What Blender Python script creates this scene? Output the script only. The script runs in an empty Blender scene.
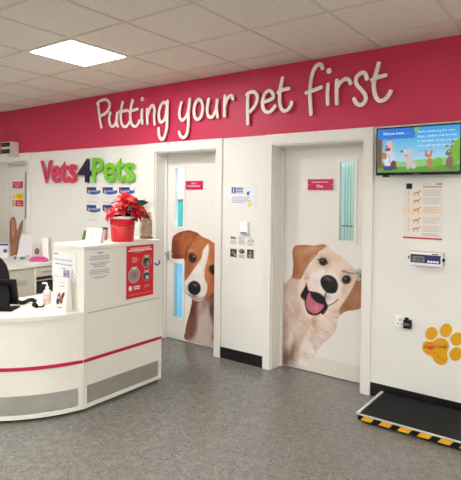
import bpy, bmesh, math, random
import numpy as np
from mathutils import Vector, Matrix
random.seed(7); RNG = np.random.default_rng(5)
SC = bpy.context.scene; COL = SC.collection

# ------------------------------------------------------------------ camera
F, YAW, PIT, ROL, D, EYE, CX, CY = 503.75, -.6365, -.0120, .0120, 3.828, 1.544, 230.5, 202.67
_f = np.array([math.sin(YAW)*math.cos(PIT), math.cos(YAW)*math.cos(PIT), math.sin(PIT)])
_r = np.array([math.cos(YAW), -math.sin(YAW), 0.]); _u = np.cross(_r, _f)
_c, _s = math.cos(ROL), math.sin(ROL)
CR, CU = _c*_r+_s*_u, -_s*_r+_c*_u
CAMP = np.array([0, -D, EYE])
def ray(x, y): return CR*(x-CX)/F - CU*(y-CY)/F + _f
def on_y(x, y, Y=0.):
    d = ray(x, y); return CAMP+(Y+D)/d[1]*d
def on_z(x, y, z):
    d = ray(x, y); return CAMP+(z-EYE)/d[2]*d
def on_x(x, y, X):
    d = ray(x, y); return CAMP+X/d[0]*d
cam_d = bpy.data.cameras.new('camera'); cam = bpy.data.objects.new('camera', cam_d); COL.objects.link(cam)
cam_d.sensor_fit = 'HORIZONTAL'; cam_d.sensor_width = 36; cam_d.lens = F*36/461
cam_d.shift_x = 0; cam_d.shift_y = -(240-CY)/461
cam_d.clip_start = .05
cam.matrix_world = Matrix([[CR[0], CU[0], -_f[0], CAMP[0]], [CR[1], CU[1], -_f[1], CAMP[1]], [CR[2], CU[2], -_f[2], CAMP[2]], [0, 0, 0, 1]])
SC.camera = cam

# ------------------------------------------------------------------ materials
def lin(c):
    c = c/255.
    return c/12.92 if c <= .04045 else ((c+.055)/1.055)**2.4
def L(r, g, b): return (lin(r), lin(g), lin(b), 1)
MATS = {}
def mat(name, rgb, rough=.5, metal=0., noise=0., nscale=30., spec=.5, bump=0., emit=0., coat=0.):
    if name in MATS: return MATS[name]
    m = bpy.data.materials.new(name); m.use_nodes = True; nt = m.node_tree; b = nt.nodes['Principled BSDF']
    c = L(*rgb); b.inputs['Base Color'].default_value = c
    b.inputs['Roughness'].default_value = rough; b.inputs['Metallic'].default_value = metal
    b.inputs['Specular IOR Level'].default_value = spec
    if coat: b.inputs['Coat Weight'].default_value = coat
    tc = nt.nodes.new('ShaderNodeTexCoord'); n = nt.nodes.new('ShaderNodeTexNoise'); n.inputs['Scale'].default_value = nscale
    nt.links.new(tc.outputs['Object'], n.inputs['Vector'])
    r = nt.nodes.new('ShaderNodeValToRGB'); k = max(noise, .012)
    r.color_ramp.elements[0].position = .3; r.color_ramp.elements[1].position = .7
    r.color_ramp.elements[0].color = tuple(v*(1-k) for v in c[:3])+(1,); r.color_ramp.elements[1].color = tuple(min(1, v*(1+k)) for v in c[:3])+(1,)
    nt.links.new(n.outputs['Fac'], r.inputs['Fac']); nt.links.new(r.outputs['Color'], b.inputs['Base Color'])
    if bump:
        bp = nt.nodes.new('ShaderNodeBump'); bp.inputs['Strength'].default_value = bump; bp.inputs['Distance'].default_value = .01
        nt.links.new(n.outputs['Fac'], bp.inputs['Height']); nt.links.new(bp.outputs['Normal'], b.inputs['Normal'])
    if emit:
        b.inputs['Emission Color'].default_value = c; b.inputs['Emission Strength'].default_value = emit
    MATS[name] = m; return m
def mat_attr(name, rough=.45, emit=0., spec=.4):
    m = bpy.data.materials.new(name); m.use_nodes = True; nt = m.node_tree; b = nt.nodes['Principled BSDF']
    a = nt.nodes.new('ShaderNodeAttribute'); a.attribute_name = 'Col'
    b.inputs['Roughness'].default_value = rough; b.inputs['Specular IOR Level'].default_value = spec
    if emit:
        b.inputs['Base Color'].default_value = (.01, .01, .01, 1)
        nt.links.new(a.outputs['Color'], b.inputs['Emission Color']); b.inputs['Emission Strength'].default_value = emit
    else: nt.links.new(a.outputs['Color'], b.inputs['Base Color'])
    MATS[name] = m; return m
def mat_glass(name, tint, gloss=.12, rough=.02):
    m = bpy.data.materials.new(name); m.use_nodes = True; nt = m.node_tree
    for n in list(nt.nodes):
        if n.type != 'OUTPUT_MATERIAL': nt.nodes.remove(n)
    o = [n for n in nt.nodes if n.type == 'OUTPUT_MATERIAL'][0]
    t = nt.nodes.new('ShaderNodeBsdfTransparent'); t.inputs['Color'].default_value = tint
    g = nt.nodes.new('ShaderNodeBsdfGlossy'); g.inputs['Roughness'].default_value = rough
    x = nt.nodes.new('ShaderNodeMixShader'); x.inputs['Fac'].default_value = gloss
    nt.links.new(t.outputs[0], x.inputs[1]); nt.links.new(g.outputs[0], x.inputs[2]); nt.links.new(x.outputs[0], o.inputs['Surface'])
    MATS[name] = m; return m

WALL = mat('wall_white', (234, 233, 228), .55, noise=.012, nscale=3, spec=.3)
PINK = mat('fascia_crimson', (198, 46, 82), .5, noise=.02, nscale=2, spec=.4)
TRIM = mat('trim_white', (233, 230, 224), .35)
DOORW = mat('door_white', (231, 228, 222), .4, noise=.01)
BLACK = mat('black_vinyl', (14, 14, 15), .4)
DESK = mat('desk_cream', (236, 233, 223), .35, noise=.008, nscale=8)
STRIPE = mat('stripe_crimson', (186, 20, 62), .4)
STEEL = mat('brushed_steel', (202, 200, 195), .42, metal=.85, noise=.06, nscale=12)
CHROME = mat('chrome', (196, 194, 190), .28, metal=1.)
LETW = mat('letter_cream', (242, 234, 226), .45)
PAPER = mat('paper_white', (238, 236, 232), .7)
INK = mat('ink_grey', (95, 92, 95), .7)
INKD = mat('ink_dark', (38, 36, 40), .7)
REDM = mat('poster_red', (206, 40, 52), .5)
WHITE = mat('plain_white', (247, 247, 247), .45)
RUBBER = mat('black_rubber', (22, 22, 23), .8, noise=.1, nscale=160, bump=.25, spec=.25)
YEL = mat('hazard_yellow', (232, 168, 30), .5)
PAWY = mat('paw_yellow', (220, 162, 24), .5, spec=.3)
BPL = mat('black_plastic', (9, 9, 10), .4, spec=.25)
CRIMP = mat('sign_crimson', (200, 20, 80), .3)

def floor_mat():
    m = bpy.data.materials.new('speckled_vinyl'); m.use_nodes = True; nt = m.node_tree; b = nt.nodes['Principled BSDF']
    N, K = nt.nodes.new, nt.links.new
    tc = N('ShaderNodeTexCoord')
    n1 = N('ShaderNodeTexNoise'); n1.inputs['Scale'].default_value = 26; n1.inputs['Detail'].default_value = 5
    r1 = N('ShaderNodeValToRGB'); r1.color_ramp.elements[0].position = .3; r1.color_ramp.elements[1].position = .72
    r1.color_ramp.elements[0].color = L(108, 106, 101); r1.color_ramp.elements[1].color = L(128, 126, 120)
    K(tc.outputs['Object'], n1.inputs['Vector']); K(n1.outputs['Fac'], r1.inputs['Fac'])
    cur = r1.outputs['Color']
    for sc, th, col in ((62, .17, L(72, 71, 69)), (95, .19, L(86, 84, 81)), (55, .14, L(158, 154, 147))):
        v = N('ShaderNodeTexVoronoi'); v.inputs['Scale'].default_value = sc; K(tc.outputs['Object'], v.inputs['Vector'])
        wn = N('ShaderNodeMath'); wn.operation = 'LESS_THAN'; K(v.outputs['Distance'], wn.inputs[0])
        sp = N('ShaderNodeSeparateColor'); K(v.outputs['Color'], sp.inputs[0])
        ml = N('ShaderNodeMath'); ml.operation = 'MULTIPLY'; ml.inputs[1].default_value = th*1.9; K(sp.outputs[0], ml.inputs[0]); K(ml.outputs[0], wn.inputs[1])
        mx = N('ShaderNodeMix'); mx.data_type = 'RGBA'; K(wn.outputs[0], mx.inputs['Factor']); K(cur, mx.inputs['A']); mx.inputs['B'].default_value = col
        cur = mx.outputs['Result']
    K(cur, b.inputs['Base Color']); b.inputs['Roughness'].default_value = .26; b.inputs['Specular IOR Level'].default_value = .5
    return m
FLOORM = floor_mat()
def ceil_mat():
    m = bpy.data.materials.new('ceiling_tile'); m.use_nodes = True; nt = m.node_tree; b = nt.nodes['Principled BSDF']
    N, K = nt.nodes.new, nt.links.new
    tc = N('ShaderNodeTexCoord'); n1 = N('ShaderNodeTexNoise'); n1.inputs['Scale'].default_value = 90; n1.inputs['Detail'].default_value = 4
    K(tc.outputs['Object'], n1.inputs['Vector'])
    r1 = N('ShaderNodeValToRGB'); r1.color_ramp.elements[0].position = .32; r1.color_ramp.elements[1].position = .5
    r1.color_ramp.elements[0].color = L(216, 206, 193); r1.color_ramp.elements[1].color = L(232, 223, 211)
    K(n1.outputs['Fac'], r1.inputs['Fac']); K(r1.outputs['Color'], b.inputs['Base Color']); b.inputs['Roughness'].default_value = .9
    return m
CEILM = ceil_mat(); GRIDM = mat('ceiling_bar', (214, 204, 191), .7)

# ------------------------------------------------------------------ object helpers
WL = {}
def setp(o, label=None, cat=None, group=None, kind=None):
    if label: o['label'] = label
    if cat: o['category'] = cat
    if group: o['group'] = group
    if kind: o['kind'] = kind
    return o
def link_mesh(name, me, parent=None, origin=None):
    n = len(me.vertices); co = np.empty(n*3); me.vertices.foreach_get('co', co); co = co.reshape(-1, 3)
    if origin is None:
        lo, hi = co.min(0), co.max(0); origin = np.array([(lo[0]+hi[0])/2, (lo[1]+hi[1])/2, lo[2]])
    co = co-origin; me.vertices.foreach_set('co', co.ravel()); me.update()
    o = bpy.data.objects.new(name, me); COL.objects.link(o)
    if parent is not None: o.parent = parent; o.location = Vector(origin)-Vector(WL[parent.name])
    else: o.location = Vector(origin)
    WL[o.name] = np.array(origin, float); return o
def empty(name, loc, label, cat, group=None):
    o = bpy.data.objects.new(name, None); COL.objects.link(o); o.location = Vector(loc); o.empty_display_size = .05
    WL[o.name] = np.array(loc, float); return setp(o, label, cat, group)
class MB:
    def __init__(s): s.bm = bmesh.new()
    def box(s, x0, x1, y0, y1, z0, z1, bev=0., rot=None, mi=0):
        c = Vector(((x0+x1)/2, (y0+y1)/2, (z0+z1)/2)); M = Matrix.Translation(c)
        if rot is not None: M = M @ rot.to_4x4()
        M = M @ Matrix.Diagonal((abs(x1-x0), abs(y1-y0), abs(z1-z0), 1))
        r = bmesh.ops.create_cube(s.bm, size=1, matrix=M)
        fs = set(f for v in r['verts'] for f in v.link_faces)
        for f in fs: f.material_index = mi
        if bev:
            es = set(e for v in r['verts'] for e in v.link_edges)
            b = bmesh.ops.bevel(s.bm, geom=list(es), offset=bev, segments=2, profile=.6, affect='EDGES')
            for f in b['faces']: f.material_index = mi
        return s
    def prism(s, pts, d, mi=0):
        """pts: 3D loop; d: extrusion vector"""
        a = [s.bm.verts.new(p) for p in pts]; b = [s.bm.verts.new(Vector(p)+Vector(d)) for p in pts]; n = len(pts)
        fs = [s.bm.faces.new(a), s.bm.faces.new(b[::-1])]
        for i in range(n): fs.append(s.bm.faces.new((a[i], b[i], b[(i+1) % n], a[(i+1) % n])))
        for f in fs: f.material_index = mi
        return s
    def lathe(s, prof, cx, cy, seg=32, z0=0., mi=0, sx=1., sy=1.):
        rings = []
        for r, z in prof: rings.append([s.bm.verts.new((cx+r*sx*math.cos(2*math.pi*i/seg), cy+r*sy*math.sin(2*math.pi*i/seg), z0+z)) for i in range(seg)])
        for a, b in zip(rings, rings[1:]):
            for i in range(seg):
                f = s.bm.faces.new((a[i], a[(i+1) % seg], b[(i+1) % seg], b[i])); f.smooth = True; f.material_index = mi
        for q, rev in ((rings[0], True), (rings[-1], False)):
            f = s.bm.faces.new(q[::-1] if rev else q); f.material_index = mi
        return s
    def tube(s, pts, r, seg=10, mi=0, flat=None):
        """sweep a circle (or ellipse r, flat along Y) along pts"""
        pts = [Vector(p) for p in pts]; rs = r if isinstance(r, (list, tuple)) else [r]*len(pts); rings = []
        up = Vector((0, 1, 0)) if flat else None; prev = None
        for i, p in enumerate(pts):
            t = (pts[min(i+1, len(pts)-1)]-pts[max(i-1, 0)]).normalized()
            if flat: b = up; n = t.cross(b).normalized()
            else:
                ref = prev if prev is not None else (Vector((0, 0, 1)) if abs(t.z) < .9 else Vector((1, 0, 0)))
                n = (ref-t*ref.dot(t)).normalized(); b = t.cross(n); prev = n
            ring = []
            for k in range(seg):
                a = 2*math.pi*k/seg; ca, sa = math.cos(a), math.sin(a)
                if flat:
                    e = .35; ca = math.copysign(abs(ca)**e, ca); sa = math.copysign(abs(sa)**e, sa)
                    ring.append(s.bm.verts.new(p+n*ca*rs[i]+b*sa*flat))
                else: ring.append(s.bm.verts.new(p+n*ca*rs[i]+b*sa*rs[i]))
            rings.append(ring)
        for a, b in zip(rings, rings[1:]):
            for i in range(seg):
                f = s.bm.faces.new((a[i], a[(i+1) % seg], b[(i+1) % seg], b[i])); f.smooth = not flat; f.material_index = mi
        f = s.bm.faces.new(rings[0][::-1]); f.material_index = mi; f = s.bm.faces.new(rings[-1]); f.material_index = mi
        return s
    def disc(s, c, r, y0, y1, seg=24, mi=0, rx=None):
        """plate in the XZ plane"""
        rx = rx or r
        return s.prism([(c[0]+rx*math.cos(2*math.pi*i/seg), y0, c[2]+r*math.sin(2*math.pi*i/seg)) for i in range(seg)], (0, y1-y0, 0), mi)
    def sphere(s, c, r, sx=1, sy=1, sz=1, sub=2, mi=0):
        q = bmesh.ops.create_icosphere(s.bm, subdivisions=sub, radius=r, matrix=Matrix.Translation(Vector(c)) @ Matrix.Diagonal((sx, sy, sz, 1)))
        for v in q['verts']:
            for f in v.link_faces: f.smooth = True; f.material_index = mi
        return s
    def build(s, name, mats, parent=None, **kw):
        bmesh.ops.recalc_face_normals(s.bm, faces=s.bm.faces)
        me = bpy.data.meshes.new(name); s.bm.to_mesh(me); s.bm.free()
        for m in (mats if isinstance(mats, (list, tuple)) else [mats]): me.materials.append(m)
        return link_mesh(name, me, parent, **kw)
def cat_rom(pts, n=6, closed=False):
    P = [np.array(p, float) for p in pts]; out = []; N = len(P)
    rng = range(N if closed else N-1)
    for i in rng:
        if closed: a, b, c, d = P[(i-1) % N], P[i], P[(i+1) % N], P[(i+2) % N]
        else: a, b, c, d = P[max(i-1, 0)], P[i], P[i+1], P[min(i+2, N-1)]
        for k in range(n):
            t = k/n; out.append(.5*((2*b)+(c-a)*t+(2*a-5*b+4*c-d)*t*t+(3*b-a-3*c+d)*t**3))
    if not closed: out.append(P[-1])
    return out
def text(name, body, m, parent, O, U, V, w=None, h=None, depth=.0008, bold=0., align='l', shear=0.):
    """O lower-left of the line, U right, V up (unit vectors); letters fitted to w and/or h"""
    cu = bpy.data.curves.new(name, 'FONT'); cu.body = body; cu.size = 1; cu.extrude = .0; cu.offset = bold; cu.shear = shear; cu.resolution_u = 3
    to = bpy.data.objects.new('tmp', cu); COL.objects.link(to)
    bpy.context.view_layer.update()
    me = bpy.data.meshes.new_from_object(to.evaluated_get(bpy.context.evaluated_depsgraph_get()))
    bpy.data.objects.remove(to); bpy.data.curves.remove(cu)
    bm = bmesh.new(); bm.from_mesh(me); bpy.data.meshes.remove(me)
    bmesh.ops.remove_doubles(bm, verts=bm.verts, dist=1e-5)
    g = bmesh.ops.extrude_face_region(bm, geom=list(bm.faces)); top = [e for e in g['geom'] if isinstance(e, bmesh.types.BMVert)]
    tops = set(top)
    xs = [v.co.x for v in bm.verts]; ys = [v.co.y for v in bm.verts]
    x0, x1, y0, y1 = min(xs), max(xs), min(ys), max(ys)
    sx = w/(x1-x0) if w else None; sy = h/(y1-y0) if h else None
    if sx is None: sx = sy
    if sy is None: sy = sx
    O, U, V = Vector(O), Vector(U).normalized(), Vector(V).normalized(); Nn = U.cross(V)
    off = {'l': 0, 'c': -(x1-x0)*sx/2}[align]
    for v in bm.verts:
        p = O+U*((v.co.x-x0)*sx+off)+V*((v.co.y-y0)*sy)+(Nn*depth if v in tops else Vector((0, 0, 0)))
        v.co = p
    bmesh.ops.recalc_face_normals(bm, faces=bm.faces)
    for f in bm.faces: f.smooth = False
    me = bpy.data.meshes.new(name); bm.to_mesh(me); bm.free(); me.materials.append(m)
    return link_mesh(name, me, parent)

# ---- painted print: a fine grid whose vertex colours are the printed picture
def sdist(P, poly):
    """signed distance (positive inside) of P (n,2) to the polygon, and nearest point"""
    poly = np.array(poly, float); n = len(poly); best = np.full(len(P), 1e9); near = P.copy(); ins = np.zeros(len(P), bool)
    for i in range(n):
        a, b = poly[i], poly[(i+1) % n]; ab = b-a; L2 = ab@ab+1e-12
        t = np.clip(((P-a)@ab)/L2, 0, 1); q = a+t[:, None]*ab; d = np.hypot(*(P-q).T)
        k = d < best; best[k] = d[k]; near[k] = q[k]
        c = (a[1] > P[:, 1]) != (b[1] > P[:, 1])
        with np.errstate(divide='ignore', invalid='ignore'): xi = (b[0]-a[0])*(P[:, 1]-a[1])/(b[1]-a[1])+a[0]
        ins ^= c & (P[:, 0] < xi)
    return np.where(ins, best, -best), near
def vnoise(P, s, seed=0):
    q = P/s; i = np.floor(q).astype(int); f = q-i; f = f*f*(3-2*f)
    def h(a, b):
        x = np.sin(a*127.1+b*311.7+seed*74.7)*43758.5453; return x-np.floor(x)
    a, b, c, d = h(i[:, 0], i[:, 1]), h(i[:, 0]+1, i[:, 1]), h(i[:, 0], i[:, 1]+1), h(i[:, 0]+1, i[:, 1]+1)
    return (a*(1-f[:, 0])+b*f[:, 0])*(1-f[:, 1])+(c*(1-f[:, 0])+d*f[:, 0])*f[:, 1]
class Paint:
    def __init__(s, P, base): s.P = P; s.C = np.tile(np.array(base, float), (len(P), 1))
    def mix(s, a, col): a = np.clip(a, 0, 1)[:, None]; s.C = s.C*(1-a)+np.array(col, float)*a
    def poly(s, pts, col, fe=.5, al=1., smooth=True):
        if smooth: pts = cat_rom(pts, 4, True)
        d, _ = sdist(s.P, pts); s.mix(al*np.clip(d/fe+.5, 0, 1), col); return s
    def ell(s, cx, cy, rx, ry, col, ang=0, fe=.5, al=1.):
        a = math.radians(ang); q = s.P-np.array([cx, cy]); x = q[:, 0]*math.cos(a)+q[:, 1]*math.sin(a); y = -q[:, 0]*math.sin(a)+q[:, 1]*math.cos(a)
        d = (1-np.hypot(x/rx, y/ry))*min(rx, ry); s.mix(al*np.clip(d/fe+.5, 0, 1), col); return s
    def blob(s, cx, cy, rx, ry, col, al=1., ang=0):
        a = math.radians(ang); q = s.P-np.array([cx, cy]); x = q[:, 0]*math.cos(a)+q[:, 1]*math.sin(a); y = -q[:, 0]*math.sin(a)+q[:, 1]*math.cos(a)
        s.mix(al*np.exp(-((x/rx)**2+(y/ry)**2)), col); return s
    def line(s, pts, w, col, al=1., fe=.3):
        best = np.full(len(s.P), 1e9)
        for a, b in zip(pts, pts[1:]):
            a, b = np.array(a, float), np.array(b, float); ab = b-a; t = np.clip(((s.P-a)@ab)/(ab@ab+1e-9), 0, 1); best = np.minimum(best, np.hypot(*(s.P-a-t[:, None]*ab).T))
        s.mix(al*np.clip((w/2-best)/fe+.5, 0, 1), col); return s
    def rect(s, x0, y0, x1, y1, col, fe=.01, al=1.):
        d = np.minimum(np.minimum(s.P[:, 0]-x0, x1-s.P[:, 0]), np.minimum(s.P[:, 1]-y0, y1-s.P[:, 1])); s.mix(al*np.clip(d/fe+.5, 0, 1), col); return s
    def fur(s, n, flow, length, width, amp, region=None):
        lo, hi = s.P.min(0), s.P.max(0); rg = np.random.default_rng(3)
        for _ in range(n):
            c = lo+(hi-lo)*rg.random(2)
            if region is not None and not region(c): continue
            a = flow(c)+rg.normal()*.22; l = length*(.5+rg.random()); q = s.P-c
            k = (np.abs(q[:, 0]) < l+1) & (np.abs(q[:, 1]) < l+1)
            if not k.any(): continue
            q = q[k]; x = q[:, 0]*math.cos(a)+q[:, 1]*math.sin(a); y = -q[:, 0]*math.sin(a)+q[:, 1]*math.cos(a)+.06*x*x/l*rg.normal()
            w = np.exp(-(x/(l*.5))**2-(y/width)**2)[:, None]; s.C[k] *= 1+amp*rg.normal()*w
        s.C = np.clip(s.C, 0, 252)
def grid_print(name, parent, m, O, U, V, w, h, step, colour, outline=None, lift=None, to2d=None):
    """colour(P2)->rgb 0..255; P2 = to2d(world) or (u,v) in metres from the top-left; outline in P2 coordinates"""
    nx, ny = max(2, int(w/step)+1), max(2, int(h/step)+1)
    gu, gv = np.meshgrid(np.linspace(0, w, nx), np.linspace(0, h, ny)); gu, gv = gu.ravel(), gv.ravel()
    O, U, V = map(lambda a: np.array(a, float), (O, U, V)); W3 = O+gu[:, None]*U-gv[:, None]*V
    P2 = np.stack([gu, gv], 1) if to2d is None else to2d(W3)
    idx = np.arange(nx*ny).reshape(ny, nx)
    q = np.stack([idx[1:, :-1], idx[1:, 1:], idx[:-1, 1:], idx[:-1, :-1]], -1).reshape(-1, 4)
    keep = np.ones(nx*ny, bool)
    if outline is not None:
        d, near = sdist(P2, outline); inside = d > 0
        q = q[inside[q].sum(1) >= 2]
        used = np.zeros(nx*ny, bool); used[q.ravel()] = True; mv = used & ~inside
        # move the outer ring of vertices on to the outline
        if mv.any():
            e = 1e-3; J = np.stack([(to2d(W3[:1]+U*e)-P2[:1])[0]/e, (to2d(W3[:1]-V*e)-P2[:1])[0]/e], 1) if to2d else np.eye(2)
            def J_at(i):
                b = W3[i:i+1]; return np.stack([(to2d(b+U*e)-P2[i:i+1])[0]/e, (to2d(b-V*e)-P2[i:i+1])[0]/e], 1) if to2d else np.eye(2)
            for i in np.where(mv)[0]:
                duv = np.linalg.solve(J_at(i), near[i]-P2[i]); W3[i] = W3[i]+duv[0]*U-duv[1]*V
            P2 = np.stack([gu, gv], 1) if to2d is None else to2d(W3)
        keep = used
    rm = -np.ones(nx*ny, int); rm[keep] = np.arange(keep.sum()); W3 = W3[keep]; P2 = P2[keep]; q = rm[q]
    C = np.clip(colour(P2), 0, 255)/255.; C = np.where(C <= .04045, C/12.92, ((C+.055)/1.055)**2.4)
    me = bpy.data.meshes.new(name); me.from_pydata(W3.tolist(), [], q.tolist()); me.update()
    at = me.color_attributes.new('Col', 'FLOAT_COLOR', 'POINT'); at.data.foreach_set('color', np.concatenate([C, np.ones((len(C), 1))], 1).astype(np.float32).ravel())
    me.materials.append(m); return link_mesh(name, me, parent)
def pix(W3):
    d = W3-CAMP; z = d@_f; return np.stack([CX+F*(d@CR)/z, CY-F*(d@CU)/z], 1)
def mat_film(name, rgb, tr=.6):
    m = bpy.data.materials.new(name); m.use_nodes = True; nt = m.node_tree
    for n in list(nt.nodes):
        if n.type != 'OUTPUT_MATERIAL': nt.nodes.remove(n)
    o = [n for n in nt.nodes if n.type == 'OUTPUT_MATERIAL'][0]
    t = nt.nodes.new('ShaderNodeBsdfTranslucent'); t.inputs['Color'].default_value = L(*rgb)
    g = nt.nodes.new('ShaderNodeBsdfDiffuse'); g.inputs['Color'].default_value = L(*rgb)
    x = nt.nodes.new('ShaderNodeMixShader'); x.inputs['Fac'].default_value = tr
    nt.links.new(g.outputs[0], x.inputs[1]); nt.links.new(t.outputs[0], x.inputs[2]); nt.links.new(x.outputs[0], o.inputs['Surface'])
    return m
X3, Y3, Z3 = np.array([1., 0, 0]), np.array([0, 1., 0]), np.array([0, 0, 1.])
PRINT = mat_attr('printed_paper', .6, spec=.3); VINYL = mat_attr('printed_vinyl', .42, spec=.35); SCREEN = mat_attr('lit_screen', .35, emit=.80)

# ------------------------------------------------------------------ room shell
CH = 2.704; FZ = 2.10; WT = .24; LY = .17     # ceiling, foot of the crimson band, wall thickness, door leaf recess
XL, XR, YF = -7.9, 2.6, -6.2
OPEN = [(-6.98, -6.225), (-3.828, -3.000), (-2.366, -1.518)]; OH = 2.005
def struct(o): o['kind'] = 'structure'; return o
w = MB(); xs = [XL]
for a, b in OPEN: xs += [a, b]
xs.append(XR)
for i in range(0, len(xs), 2): w.box(xs[i], xs[i+1], 0, WT, 0, FZ)
for a, b in OPEN: w.box(a, b, 0, WT, OH, FZ)
w.box(XL, XR, 0, WT, FZ, CH+.2)
struct(w.build('wall_back', WALL))
struct(MB().box(XL, XR, -.008, 0, FZ, CH).build('trim_1', PINK))
struct(MB().box(XL-.2, XL, YF, WT, 0, CH+.2).build('wall_left', WALL))
struct(MB().box(XR, XR+.2, YF, WT, 0, CH+.2).build('wall_right', WALL))
struct(MB().box(XL-.2, XR+.2, YF-.2, YF, 0, CH+.2).build('wall_front', WALL))
struct(MB().box(XL-.2, XR+.2, YF-.2, 3.0, -.1, 0).build('floor', FLOORM))
# ceiling with T-bars and holes for the light panels
GX0, GY0 = -3.800, -.927
LIGHTS = [(-1, 0), (-5, 0)]
PX = [GX0+.6*k for k in range(-7, 12)]; PY = [GY0-.6*k for k in range(-1, 10)]
lights = [(-3.5, -1.227), (-5.9, -2.427), (-3.5, -3.627), (-1.1, -3.627), (1.3, -3.627), (1.3, -1.227), (-3.5, -5.427), (-1.1, -5.427), (1.3, -5.427)]
c = MB()
bx = [XL]+[x for x in PX if XL < x < XR]+[XR]; by = [YF]+sorted(y for y in PY if YF < y < 0)+[0]
for i in range(len(bx)-1):
    for j in range(len(by)-1):
        mx, my = (bx[i]+bx[i+1])/2, (by[j]+by[j+1])/2
        if any(abs(mx-a) < .2 and abs(my-b) < .2 for a, b in lights): continue
        c.box(bx[i]+.0012, bx[i+1]-.0012, by[j]+.0012, by[j+1]-.0012, CH+.003, CH+.02)
c.box(XL, XR, YF, 0, CH+.12, CH+.14)
for x in PX:
    if XL < x < XR: c.box(x-.010, x+.010, YF, 0, CH-.0015, CH+.003, mi=1)
for y in PY:
    if YF < y < 0: c.box(XL, XR, y-.010, y+.010, CH-.0014, CH+.003, mi=1)
struct(c.build('ceiling', [CEILM, GRIDM]))
LE = mat('light_diffuser', (254, 252, 249), .5, emit=40)
for i, (x, y) in enumerate(lights):
    t = empty('ceiling_light', (x, y, CH), 'square recessed ceiling light panel glowing white above the reception desk' if i == 0 else 'square recessed ceiling light panel out of view', 'ceiling light', 'recessed ceiling lights')
    f = MB()
    for a in (-1, 1):
        f.box(x+a*.279-.009, x+a*.279+.009, y-.288, y+.288, CH-.003, CH+.05)
        f.box(x-.27, x+.27, y+a*.279-.009, y+a*.279+.009, CH-.003, CH+.05)
    f.build('frame', mat('lamp_frame', (236, 232, 224), .4), t)
    MB().box(x-.27, x+.27, y-.27, y+.27, CH+.004, CH+.010).build('diffuser', LE, t)
# architraves
for i, (a, b) in enumerate(OPEN):
    l, r_ = (a-.075, b+.075); m_ = MB()
    m_.box(l, a, -.018, 0, 0, FZ, .003).box(b, r_, -.018, 0, 0, FZ, .003).box(a, b, -.018, 0, OH, FZ, .003)
    m_.box(a, a+.012, .0, LY, 0, OH).box(b-.012, b, .0, LY, 0, OH).box(a, b, 0, LY, OH-.012, OH)
    m_.box(a+.012, a+.03, LY-.03, LY-.002, 0, OH-.012).box(b-.03, b-.012, LY-.03, LY-.002, 0, OH-.012).box(a+.012, b-.012, LY-.03, LY-.002, OH-.03, OH-.012)
    struct(m_.build('trim_%d' % (i+2), TRIM))
bb = MB(); e = [XL]+[v for a, b in OPEN for v in (a-.075, b+.075)]+[XR]
for i in range(0, len(e), 2): bb.box(e[i], e[i+1], -.006, 0, 0, .105)
struct(bb.build('baseboard_back', BLACK))
for nm, a in (('baseboard_left', (XL, XL+.006, YF, -.01)), ('baseboard_right', (XR-.006, XR, YF, -.01)), ('baseboard_front', (XL+.01, XR-.01, YF, YF+.006))):
    struct(MB().box(*a, 0, .105).build(nm, BLACK))
# rooms behind the doors
ROOMW = mat('room_wall', (206, 216, 216), .6)
rm = MB(); Y1 = 2.6
for a, b in ((-7.4, -5.6), (-4.35, -2.75), (-2.65, -.6)):
    rm.box(a-.05, a, WT, Y1, 0, CH).box(b, b+.05, WT, Y1, 0, CH).box(a-.05, b+.05, Y1, Y1+.05, 0, CH).box(a-.05, b+.05, WT, Y1, CH-.1, CH-.05)
struct(rm.build('wall_consulting', ROOMW))
for x in (-3.55, -1.65):  # unseen panels, added to brighten the door glass from behind
    t = empty('ceiling_light', (x, 1.3, CH-.1), 'unseen light panel added in the room behind a door to brighten its glass', 'ceiling light', 'unseen lights behind the doors')
    MB().box(x-.3, x+.3, 1.0, 1.6, CH-.125, CH-.1).build('diffuser', mat('glass_backlight', (230, 245, 255), .5, emit=65), t)
# a teal cupboard seen through the upper glass of the beagle door
t = empty('wall_cupboard', (-4.27, 1.0, 0), 'teal cupboard seen through the upper glass of the door with the brown dog', 'cupboard')
zz = [on_x(179, y_, -4.2)[2] for y_ in (232, 203, 199, 184)]
MB().box(-4.35, -4.19, .5, 1.5, zz[0], zz[1]).build('body', mat('teal', (30, 140, 136), .4), t)
MB().box(-4.19, -4.185, .97, .985, zz[0]+.02, zz[1]-.02).build('door_seam', mat('teal_dark', (14, 74, 78), .4), t)
MB().box(-4.35, -4.22, .5, 1.5, zz[2], zz[3]).build('shelf_box', mat('pale_box', (206, 222, 190), .4), t)
# ------------------------------------------------------------------ doors
GLASS = mat_glass('clear_glass', (.93, .97, .97, 1), .07)
GLASSB = mat_glass('blue_glass', (.86, .97, 1, 1), .05)
GLASSD = mat_glass('unlit_room_glass', (.05, .055, .055, 1), .03)  # darkness of the unlit room behind is put into the tint
def rect_px(x0, y0, x1, y1, Y):
    a, b = on_y(x0, y0, Y), on_y(x1, y1, Y); return a[0], b[0], b[2], a[2]     # X0 X1 Z0 Z1
def leaf(n, a, b, panels, label):
    """door leaf with real holes for its glass"""
    m_ = MB(); x0, x1 = a+.014, b-.014; z0, z1 = .008, OH-.016; y0, y1 = LY, LY+.044
    ps = sorted(panels, key=lambda p: p[2])
    if not ps: m_.box(x0, x1, y0, y1, z0, z1)
    else:
        px0, px1 = ps[0][0], ps[0][1]
        m_.box(x0, px0, y0, y1, z0, z1).box(px1, x1, y0, y1, z0, z1); z = z0
        for p in ps: m_.box(px0, px1, y0, y1, z, p[2]); z = p[3]
        m_.box(px0, px1, y0, y1, z, z1)
    o = struct(m_.build('door_%d' % n, DOORW)); o['label'] = label; return o
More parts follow.
